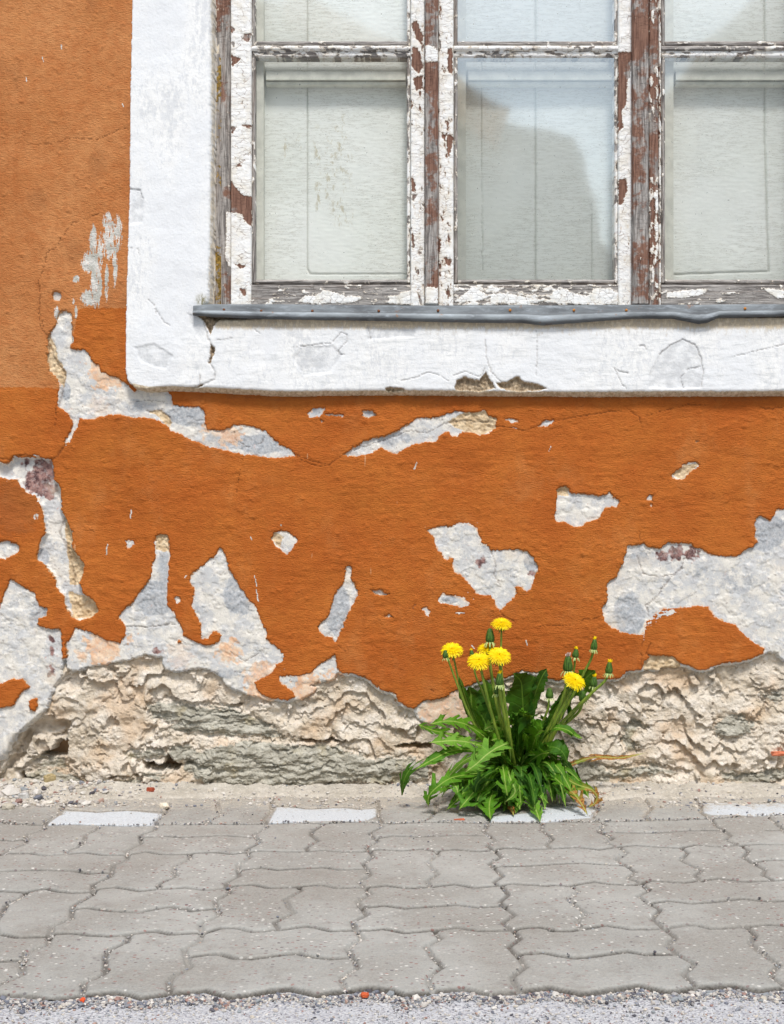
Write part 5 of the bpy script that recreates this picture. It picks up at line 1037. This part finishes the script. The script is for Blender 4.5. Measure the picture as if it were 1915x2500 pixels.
def crom(pts, n):
    p = [pts[0] * 2 - pts[1]] + list(pts) + [pts[-1] * 2 - pts[-2]]; out = []
    seg = len(pts) - 1
    for i in range(n):
        u = i / (n - 1) * seg; k = min(int(u), seg - 1); t = u - k
        a_, b_, c_, d_ = p[k], p[k + 1], p[k + 2], p[k + 3]
        out.append(.5 * ((2 * b_) + (c_ - a_) * t + (2 * a_ - 5 * b_ + 4 * c_ - d_) * t * t + (3 * b_ - a_ - 3 * c_ + d_) * t ** 3))
    return out
LEAVES = 0
def leaf(pts, hw, lobes, seed, mat=None, fold=.25, hint=None, pet=.22, back=.75, depth=.84, twist=0., label=None, ruf=.10, world=False):
    """pts: (px, py, distance in front of the wall), from base to tip; hw half width in target pixels"""
    global LEAVES
    r = random.Random(seed); hwm = hw / FPX * D
    sp = pts if world else [P(x, y, max(d, D - FPX * CAMH / (y - HY) + .012 if y > 1925 else d)) for x, y, d in pts]; N = 21 * max(lobes, 3) + 1; sp = crom(sp, N)
    ls = [0.]
    for i in range(1, N): ls.append(ls[-1] + (sp[i] - sp[i - 1]).length)
    Lt = ls[-1]
    def at(t):
        t = min(max(t, 0), 1) * (N - 1); k = min(int(t), N - 2); return sp[k].lerp(sp[k + 1], t - k)
    hint = Vector(hint or (r.uniform(-.25, .25), -.75, .75)).normalized()
    ph = [r.uniform(-.12, .12), r.uniform(-.12, .12)]; lj = [[r.uniform(.7, 1.25) for _ in range(lobes + 3)] for _ in range(2)]
    V = []; lat = []; vv = []; tw = []; F = []
    rows = []
    for i in range(N):
        t = i / (N - 1); T = (at(t + .02) - at(t - .02)).normalized()
        S = T.cross(hint)
        if S.length < .15: S = T.cross(Vector((0, 0, 1)))
        S.normalize(); Nn = S.cross(T).normalized()
        a_ = twist * t; S2 = S * math.cos(a_) + Nn * math.sin(a_); Nn = Nn * math.cos(a_) - S * math.sin(a_); S = S2
        row = []
        env = (t / pet) ** 2 * .14 if t < pet else .14 + .86 * min(1, ((t - pet) / (.62 - pet))) ** .8
        tip = max(0., 1 - max(0, (t - .80) / .20)) ** .85
        for sgn, sd_ in ((-1, 0), (1, 1)):
            q = max(0., (t - pet * .6)) / (1 - pet * .6) * lobes + ph[sd_]; k = int(max(q, 0)); f = q - math.floor(q)
            last = q > lobes - 1.0
            sh = (1 - f) ** 1.25 if not last else (1 - f) ** .8
            # quick rise at the lobe's base side, slow fall towards the tip
            rise = min(1, f / .10)
            prof = (1 - depth) + depth * sh * rise
            if last: prof = max(prof, .25)
            w = hwm * 1.16 * (.80 + .34 * (1 - (q * 3 + .2) % 1)) * env * prof * lj[sd_][min(k, lobes + 1)] * (tip if t > .8 else 1)
            bk = back / lobes * sh * rise * (1 if env > .3 else 0) * (1 - .5 * (t > .85))
            tb = max(t - bk, 0)
            for u in (.5, 1.):
                bp = at(t - bk * (u ** 1.6)); lift = fold * w * u * (1.0) + ruf * hwm * math.sin(t * 26 + sd_ * 2 + seed) * u * u
                pnt = bp + S * sgn * w * u + Nn * lift
                row.append((pnt, w * u, t * 13 - u * 1.1))
        c_ = at(t)
        rows.append([(row[1], ), (row[0], ), ((c_, 0., t * 13), ), (row[2], ), (row[3], )])
    for i, rw in enumerate(rows):
        for cell in rw:
            p_, w_, v_ = cell[0]; V.append(p_); lat.append(w_); vv.append(v_); tw.append(i / (N - 1))
    lat = np.array(lat)
    for i in range(N - 1):
        for j in range(4):
            a_ = i * 5 + j; F.append((a_, a_ + 1, a_ + 6, a_ + 5))
    mb = MB(); mb.add(V, F, lat=list(lat), vv=vv, tipw=tw)
    o = mb.build('leaf', mat or ml_mid, plant, PB); LEAVES += 1
    if label: o['label'] = label
    return o
def stalk(pts, r0=3.2, r1=2.4, name='flower_stalk'):
    sp = crom([P(*p) for p in pts], 26); mb = MB(); n = len(sp)
    mb.tube(sp, [(r0 + (r1 - r0) * i / (n - 1)) / FPX * D for i in range(n)], 8)
    return mb.build(name, ms_, plant, PB), (sp[-1] - sp[-3]).normalized(), sp[-1]
def frame_of(ax):
    ax = ax.normalized(); u = ax.cross(Vector((0, 1, 0.01)))
    if u.length < .1: u = ax.cross(Vector((1, 0, 0)))
    u.normalize(); return ax, u, ax.cross(u)
def lathe(mb, c, ax, prof, n=14):
    ax, u, w = frame_of(ax); V = []; m = len(prof)
    for h, r in prof:
        for k in range(n):
            a_ = 2 * math.pi * k / n; rr = r * (1 + .05 * math.sin(a_ * 7))
            V.append(c + ax * h + (u * math.cos(a_) + w * math.sin(a_)) * rr)
    F = [(i * n + k, i * n + (k + 1) % n, (i + 1) * n + (k + 1) % n, (i + 1) * n + k) for i in range(m - 1) for k in range(n)]
    F.append(tuple(range((m - 1) * n, m * n))); mb.add(V, F)
def strap(mb, c, ax, u, w, a_, path, wid, tt=0.):
    """path: (radial, along-axis) points"""
    d = u * math.cos(a_) + w * math.sin(a_); s = ax.cross(d).normalized(); V = []; T = []
    m = len(path)
    for i, (rr, hh) in enumerate(path):
        ww = wid * (1 if i < m - 1 else .55) * (.6 if i == 0 else 1)
        p_ = c + d * rr + ax * hh
        V += [p_ - s * ww / 2, p_ + s * ww / 2]; T += [i / (m - 1)] * 2
    mb.add(V, [(2 * i, 2 * i + 1, 2 * i + 3, 2 * i + 2) for i in range(m - 1)], tt=T)
def bracts(mb, c, ax, R, n, seed, droop=1.):
    ax, u, w = frame_of(ax); r = random.Random(seed)
    for k in range(n):
        a_ = 2 * math.pi * (k + r.uniform(-.3, .3)) / n; l = R * r.uniform(.8, 1.3)
        strap(mb, c, ax, u, w, a_, [(R * .25, 0), (R * .25 + l * .45, -l * .10 * droop), (R * .25 + l * .8, -l * .45 * droop), (R * .25 + l * .95, -l * .85 * droop)], R * .26)
def head(px, py, d, wpx, tilt, lean, st, seed, label):
    """open flower head; tilt towards the viewer, lean sideways (degrees)"""
    r = random.Random(seed); R = wpx / 2 / FPX * (D - d); c = P(px, py, d)
    a_, b_ = math.radians(tilt), math.radians(lean)
    ax = Vector((math.sin(b_) * math.cos(a_), -math.sin(a_), math.cos(a_) * math.cos(b_)))
    ax, u, w = frame_of(ax); mb = MB()
    for ring, (n, l, e0, h0) in enumerate([(44, 1., 4, .0), (42, .93, 16, .02), (38, .80, 30, .04), (32, .64, 42, .06), (26, .48, 54, .08), (20, .34, 66, .09), (14, .22, 76, .10)]):
        for k in range(n):
            an = 2 * math.pi * (k + r.uniform(-.35, .35)) / n; L = R * l * r.uniform(.88, 1.07); e = math.radians(e0 + r.uniform(-6, 6))
            r0 = R * (.10 if ring < 3 else .05) ; pth = []
            for q in (0, .4, .75, 1.):
                ee = e + (.35 - q * .55); pth.append((r0 + L * q * math.cos(ee) * .97, R * h0 + L * q * math.sin(ee) * .62 - (R * .10 * q * q if ring < 2 else 0)))
            strap(mb, c, ax, u, w, an, pth, R * (.085 if ring < 4 else .065))
    o = mb.build('flower_head', mp_, st, PB); o['label'] = label
    m2 = MB(); lathe(m2, c - ax * R * .55, ax, [(-.02 * R, R * .10), (0, R * .24), (R * .25, R * .34), (R * .5, R * .36), (R * .58, R * .25)])
    bracts(m2, c - ax * R * .45, ax, R * .42, 12, seed); m2.build('sepal_cup', mg_, st, PB)
    return c - ax * R * .5
def bud(st, c, ax, Lp, rp, seed, tip='y', nb=12, label=None):
    L = Lp / FPX * D; R = rp / FPX * D; mb = MB(); ax = ax.normalized()
    lathe(mb, c, ax, [(-.03 * L, R * .4), (.02 * L, R * .85), (.15 * L, R * 1.05), (.4 * L, R), (.65 * L, R * .8), (.85 * L, R * .62), (.95 * L, R * .5), (1.0 * L, R * .2)])
    o = mb.build('bud', mg_, st, PB)
    if label: o['label'] = label
    m2 = MB(); bracts(m2, c + ax * .06 * L, ax, R * 1.15, nb, seed); m2.build('bract', mbr_, st, PB)
    if tip:
        m3 = MB(); _, u, w = frame_of(ax); r = random.Random(seed)
        for k in range(16):
            l = L * r.uniform(.22, .42); strap(m3, c + ax * .86 * L, ax, u, w, r.uniform(0, 6.28), [(R * .1, 0), (R * .45 * r.random() + R * .2, l * .6), (R * .9 * r.random(), l)], R * .36)
        m3.build('petal_tuft', mp_ if tip == 'y' else mtp_, st, PB)

# flower stalks with heads
s1, _, _ = stalk([(1240, 1895, .07), (1190, 1830, .11), (1148, 1749, .13), (1117, 1672, .14), (1093, 1606, .15)]); 
s1b, _, _ = stalk([(1242, 1890, .06), (1178, 1800, .10), (1150, 1749, .11), (1127, 1690, .115), (1107, 1600, .12)], 2.8, 2.2)
head(1104, 1586, .135, 53, 33, -3, s1b, 1, 'leftmost open yellow head')
c_ = P(1089, 1606, .145); bud(s1, c_, Vector((-.1, -.1, 1)), 18, 7, 31, None, 10, 'dark spent bud behind the leftmost open head')
s2, _, _ = stalk([(1262, 1890, .06), (1246, 1800, .09), (1232, 1700, .10), (1224, 1620, .10), (1225, 1532, .10)])
head(1225, 1522, .10, 49, 26, 2, s2, 2, 'topmost open yellow head')
s3, _, _ = stalk([(1252, 1890, .05), (1225, 1780, .07), (1208, 1700, .08), (1198, 1640, .08), (1192, 1594, .08)], 2.8, 2.2)
head(1188, 1583, .08, 44, 22, 0, s3, 3, 'open yellow head half hidden behind two others')
s4, _, _ = stalk([(1248, 1895, .09), (1232, 1850, .13), (1210, 1775, .15), (1190, 1700, .16), (1174, 1630, .165)], 4.2, 3.2)
head(1170, 1613, .165, 57, 38, -4, s4, 4, 'large open yellow head at the front left of the middle group')
s4b, a4, e4 = stalk([(1245, 1890, .07), (1215, 1790, .10), (1181, 1695, .11), (1162, 1650, .11), (1154, 1606, .11)], 2.8, 2.2)
bud(s4b, e4, a4, 18, 6, 32, 'y', 8, 'small faded bud with a yellow tip behind the front left head')
s5, _, _ = stalk([(1262, 1895, .10), (1250, 1830, .14), (1240, 1760, .16), (1228, 1690, .17), (1221, 1620, .18)], 4.4, 3.4)
head(1220, 1600, .18, 56, 40, 3, s5, 5, 'large open yellow head at the centre of the group')
s5b, a5, e5 = stalk([(1258, 1890, .09), (1243, 1806, .15), (1230, 1740, .17), (1222, 1700, .18), (1220, 1672, .185)], 4.4, 3.6)
bud(s5b, e5, Vector((0, -.1, 1)), 27, 9, 33, 'y', 16, 'closed bud with spreading pale bracts and a yellow tip in the centre')
s5c, a5, e5 = stalk([(1255, 1890, .08), (1236, 1800, .13), (1222, 1740, .15), (1214, 1694, .16)], 3.6, 3.)
bud(s5c, e5, Vector((0, -.1, 1)), 22, 8, 34, None, 16, 'closed bud right below the central one')
s6, a6, e6 = stalk([(1256, 1890, .05), (1225, 1770, .07), (1207, 1680, .08), (1198, 1620, .09), (1197, 1568, .09)], 3.2, 2.6)
bud(s6, e6, Vector((0, 0, 1)), 33, 10.5, 35, None, 13, 'tall dark closed bud beside the topmost head')
s7, _, _ = stalk([(1284, 1905, .07), (1303, 1880, .09), (1327, 1827, .12), (1351, 1772, .14), (1379, 1720, .15), (1398, 1678, .16)], 4.4, 3.2)
head(1404, 1662, .165, 57, 36, 24, s7, 6, 'tilted open yellow head on the right')
s8, a8, e8 = stalk([(1290, 1905, .06), (1307, 1880, .08), (1344, 1812, .10), (1366, 1772, .11), (1419, 1717, .12), (1450, 1688, .125), (1478, 1662, .13), (1487, 1644, .13)], 4.6, 2.8)
bud(s8, e8, Vector((.05, -.1, 1)), 27, 8.5, 36, 'y', 14, 'rightmost green bud with a yellow tip')
s9, a9, e9 = stalk([(1288, 1905, .05), (1320, 1840, .07), (1353, 1790, .08), (1390, 1760, .09), (1414, 1738, .10), (1424, 1712, .10)], 4.0, 3.0)
bud(s9, e9, Vector((-.1, -.15, 1)), 28, 9, 37, 'w', 10, 'dark green bud below the tilted yellow head')
s10, a10, e10 = stalk([(1280, 1895, .05), (1300, 1830, .08), (1325, 1765, .10), (1338, 1732, .11), (1342, 1704, .11)], 3.2, 2.6)
bud(s10, e10, Vector((0, -.1, 1)), 24, 9, 38, None, 12, 'squat green bud between the centre and the right stalks')
s11, a11, e11 = stalk([(1286, 1900, .05), (1345, 1795, .06), (1395, 1705, .07), (1428, 1640, .08), (1444, 1608, .085), (1450, 1586, .09)], 3.8, 2.8)
bud(s11, e11, Vector((.1, -.1, 1)), 25, 8, 39, 'y', 14, 'highest bud of the right group, with a yellow tip')
s12, a12, e12 = stalk([(1284, 1900, .05), (1340, 1790, .06), (1385, 1690, .07), (1401, 1640, .075), (1405, 1605, .08)], 3.2, 2.4)
bud(s12, e12, Vector((.1, -.1, 1)), 21, 8, 40, 'y', 12, 'small bud with an orange yellow tip just left of the highest one')
s13, a13, e13 = stalk([(1284, 1900, .06), (1335, 1790, .08), (1372, 1710, .09), (1384, 1665, .10), (1387, 1638, .10)], 3.8, 3.0)
bud(s13, e13, Vector((0, -.1, 1)), 36, 11.5, 41, 'w', 14, 'fat green bud with a pinkish white tip')
s14, a14, e14 = stalk([(1384, 1763, .10), (1415, 1725, .11), (1440, 1700, .11), (1449, 1676, .11)], 3.2, 2.6)
bud(s14, e14, Vector((.1, -.1, 1)), 24, 9, 42, 'y', 10, 'green bud with pink and yellow tip beside the tilted head')

# leaves traced one by one
up = (0, -.35, 1); fr_ = (0, -1, .35)
leaf([(1232, 1868, .08), (1195, 1810, .12), (1150, 1775, .15), (1118, 1763, .17), (1084, 1761, .18), (1046, 1770, .19)], 27, 5, 1, ml_mid, .15, (.0, -.85, .55))
leaf([(1235, 1872, .09), (1190, 1828, .15), (1155, 1815, .18), (1118, 1809, .20), (1081, 1810, .21), (1045, 1814, .22)], 27, 5, 2, ml_lit, .12, (0, -.8, .6))
leaf([(1210, 1840, .06), (1150, 1810, .09), (1100, 1793, .11), (1060, 1784, .12), (1034, 1774, .13), (1020, 1768, .13)], 15, 5, 3, ml_mid, .1, fr_)
leaf([(1230, 1875, .08), (1170, 1836, .14), (1110, 1832, .19), (1060, 1853, .22), (1012, 1880, .24)], 19, 4, 4, ml_mid, .1, (-.2, -.8, .6), depth=.5)
leaf([(1100, 1838, .16), (1040, 1852, .19), (1008, 1872, .20), (991, 1895, .20), (984, 1920, .19), (982, 1944, .17)], 13, 3, 5, ml_dark, .15, (-.5, -.8, .2), pet=.4, depth=.5)
leaf([(1250, 1880, .09), (1243, 1822, .20), (1222, 1822, .24), (1191, 1841, .27), (1164, 1865, .28), (1134, 1887, .28)], 33, 4, 6, ml_lit, .12, (-.1, -.9, .5), depth=.78)
leaf([(1240, 1890, .08), (1180, 1888, .15), (1130, 1893, .20), (1099, 1901, .23), (1070, 1920, .24), (1048, 1944, .24), (1046, 1972, .23)], 30, 5, 7, ml_mid, .15, (-.1, -.7, .75))
leaf([(1235, 1895, .08), (1150, 1893, .17), (1105, 1902, .21), (1116, 1925, .24), (1120, 1948, .24)], 24, 4, 8, ml_lit, .1, (.2, -.8, .6))
leaf([(1245, 1900, .09), (1205, 1905, .15), (1170, 1922, .21), (1142, 1952, .25), (1120, 1978, .26)], 32, 4, 9, ml_mid, .15, (0, -.7, .8))
leaf([(1250, 1905, .09), (1215, 1920, .15), (1200, 1945, .21), (1195, 1970, .24), (1198, 2002, .25)], 28, 4, 10, ml_mid, .15, (0, -.7, .8), depth=.75)
leaf([(1275, 1900, .08), (1300, 1912, .13), (1316, 1930, .17), (1327, 1948, .19), (1342, 1964, .19)], 19, 3, 11, ml_mid, .15, (.1, -.7, .8), depth=.7)
leaf([(1265, 1905, .09), (1278, 1925, .15), (1293, 1948, .20), (1308, 1975, .23), (1320, 2010, .24)], 24, 5, 12, ml_lit, .15, (0, -.7, .8), depth=.7)
leaf([(1255, 1905, .09), (1243, 1930, .15), (1246, 1960, .19), (1256, 1994, .21)], 14, 3, 13, ml_brown, .1, (0, -.7, .8), depth=.4)
leaf([(1245, 1900, .08), (1190, 1908, .14), (1140, 1930, .19), (1112, 1958, .22), (1088, 1980, .22)], 20, 4, 14, ml_mid, .12, (0, -.7, .8))
leaf([(1240, 1890, .10), (1215, 1880, .17), (1185, 1895, .21), (1165, 1915, .23), (1160, 1945, .23)], 22, 4, 15, ml_dark, .12, (0, -.8, .7))
leaf([(1250, 1895, .11), (1240, 1880, .19), (1248, 1905, .24), (1258, 1935, .25), (1232, 1960, .24)], 20, 3, 16, ml_lit, .1, (0, -.9, .5))
leaf([(1255, 1895, .10), (1230, 1868, .19), (1232, 1895, .24), (1236, 1925, .25), (1240, 1945, .25)], 20, 3, 17, ml_mid, .1, (0, -.9, .5))
# tall ones behind
leaf([(1270, 1890, .04), (1278, 1820, .05), (1279, 1760, .06), (1276, 1700, .07), (1272, 1664, .08), (1254, 1645, .10)], 36, 3, 20, ml_dark, .12, (-.1, -1, .1), depth=.22, back=.1)
leaf([(1280, 1890, .05), (1290, 1800, .06), (1300, 1724, .06), (1312, 1680, .07), (1325, 1650, .07), (1337, 1632, .06)], 20, 3, 21, ml_dark, .35, (.5, -.9, .1), depth=.2, back=.1)
leaf([(1250, 1890, .04), (1205, 1800, .05), (1172, 1740, .05), (1152, 1700, .05), (1146, 1676, .06)], 30, 4, 22, ml_dark, .12, (-.2, -1, .1), depth=.35, back=.2)
leaf([(1255, 1890, .04), (1225, 1800, .05), (1203, 1740, .05), (1192, 1695, .05), (1186, 1658, .05)], 30, 4, 23, ml_dark, .12, (0, -1, .1), depth=.3, back=.2)
leaf([(1200, 1830, .06), (1160, 1760, .09), (1138, 1705, .11), (1128, 1670, .12), (1120, 1646, .13)], 11, 3, 24, ml_mid, .3, (.3, -.9, .1), depth=.2, twist=1.6)
leaf([(1220, 1850, .06), (1180, 1790, .07), (1155, 1740, .08), (1150, 1690, .08)], 15, 3, 25, ml_mid, .3, (.3, -.9, .1), depth=.25)
leaf([(1372, 1760, .05), (1392, 1712, .055), (1412, 1680, .06), (1432, 1655, .07), (1454, 1636, .08)], 30, 3, 26, ml_dark, .15, (.1, -1, .2), depth=.12, back=.1, pet=.35)
leaf([(1295, 1880, .04), (1340, 1780, .05), (1370, 1720, .06), (1388, 1668, .06)], 24, 3, 27, ml_dark, .2, (.1, -1, .1), depth=.3)
leaf([(1290, 1870, .08), (1330, 1800, .12), (1353, 1778, .14), (1384, 1782, .15), (1406, 1797, .15), (1424, 1803, .15)], 15, 3, 28, ml_mid, .3, (.2, -.6, .8), depth=.25)
leaf([(1285, 1885, .09), (1315, 1840, .13), (1345, 1824, .15), (1372, 1834, .16), (1388, 1866, .15)], 26, 3, 29, ml_dark, .15, (.1, -.7, .7), depth=.3)
leaf([(1290, 1905, .06), (1325, 1896, .07), (1358, 1887, .075), (1389, 1869, .07), (1450, 1849, .06), (1516, 1850, .05), (1580, 1838, .04)], 9, 6, 30, ml_brown, .3, (0, -.9, .5), pet=.1, depth=.6, label='long thin leaf with brown edges reaching right')
leaf([(1290, 1905, .08), (1340, 1893, .11), (1375, 1899, .14), (1410, 1916, .17), (1445, 1928, .18), (1458, 1945, .18), (1452, 1962, .18), (1436, 1972, .18)], 17, 7, 31, ml_brown, .3, (0, -.8, .7), pet=.1, depth=.8, label='withered brown leaf curling round at its end')
leaf([(1290, 1908, .09), (1335, 1908, .13), (1378, 1918, .17), (1400, 1936, .20), (1420, 1962, .23), (1436, 1992, .24)], 20, 5, 32, ml_brown, .2, (0, -.8, .7), pet=.35, depth=.8, label='pale stalked leaf with brown shrivelled lobes resting on the paving')
# the thick of the clump
rr = random.Random(77)
for k in range(48):
    side = rr.choice((-1, 1)); f = rr.random()
    bx = 1266 + rr.uniform(-22, 26); ang = rr.uniform(-62, 64) if k < 30 else rr.uniform(-100, 95)
    L_ = rr.uniform(95, 185) if abs(ang) < 40 else rr.uniform(80, 130)
    a_ = math.radians(ang); ex = bx + math.sin(a_) * L_; ey = 1893 - math.cos(a_) * L_ * .95
    if ex > 1375: ex = 1375 + (ex - 1375) * .3
    d0 = .045 + .02 * rr.random(); d1 = rr.uniform(.05, .20)
    m1 = (bx + (ex - bx) * .35, 1893 + (ey - 1893) * .5, d0 + (d1 - d0) * .4); m2 = (bx + (ex - bx) * .72, 1893 + (ey - 1893) * .88, d0 + (d1 - d0) * .8)
    drop_ = rr.uniform(0, 26)
    leaf([(bx, 1905, d0), m1, m2, (ex, ey + drop_, d1 + .02)], rr.uniform(17, 30), rr.choice((4, 5, 6)), 100 + k, rr.choice((ml_dark, ml_dark, ml_mid, ml_mid, ml_lit)), rr.uniform(.05, .35), (rr.uniform(-.5, .5), -.8, rr.uniform(.1, .7)), depth=rr.uniform(.55, .85), twist=rr.uniform(-.5, .5))
for k in range(20):
    bx = 1262 + rr.uniform(-15, 25); ex = rr.uniform(1105, 1350); ey = rr.uniform(1925, 1992)
    leaf([(bx, 1905, .07), (bx + (ex - bx) * .4, 1898 + (ey - 1900) * .2, .13), (bx + (ex - bx) * .8, 1905 + (ey - 1905) * .6, .18), (ex, ey, .19 + .04 * (ey - 1930) / 55)], rr.uniform(17, 27), rr.choice((4, 5)), 200 + k, rr.choice((ml_dark, ml_mid, ml_lit)), .15, (rr.uniform(-.3, .3), -.7, .7), depth=.8)

# the rosette spreading forward over the paving
rr = random.Random(11)
for k in range(42):
    th = math.radians(-88 + 172 * ((k * 17) % 42 + rr.uniform(-.3, .3)) / 41); Lr = rr.uniform(.12, .20) * (1 - .25 * abs(math.sin(th)) * (th > 0)); hz = rr.uniform(.025, .075)
    b0 = PB + Vector((rr.uniform(-.012, .012), -.004, .006)); dv = Vector((math.sin(th), -math.cos(th) * .95, 0))
    pts = [b0, b0 + dv * Lr * .3 + Vector((0, 0, hz * .8)), b0 + dv * Lr * .62 + Vector((0, 0, hz)), b0 + dv * Lr * .88 + Vector((0, 0, hz * .5)), b0 + dv * Lr]
    pts[-1].z = rr.uniform(.006, .02)
    leaf(pts, rr.uniform(16, 26), rr.choice((4, 5, 6)), 300 + k, rr.choice((ml_mid, ml_dark, ml_dark, ml_lit)), rr.uniform(.05, .25), (rr.uniform(-.6, .6), rr.uniform(-.8, 0), 1), depth=rr.uniform(.72, .9), world=True, twist=rr.uniform(-.9, .9), pet=.15)
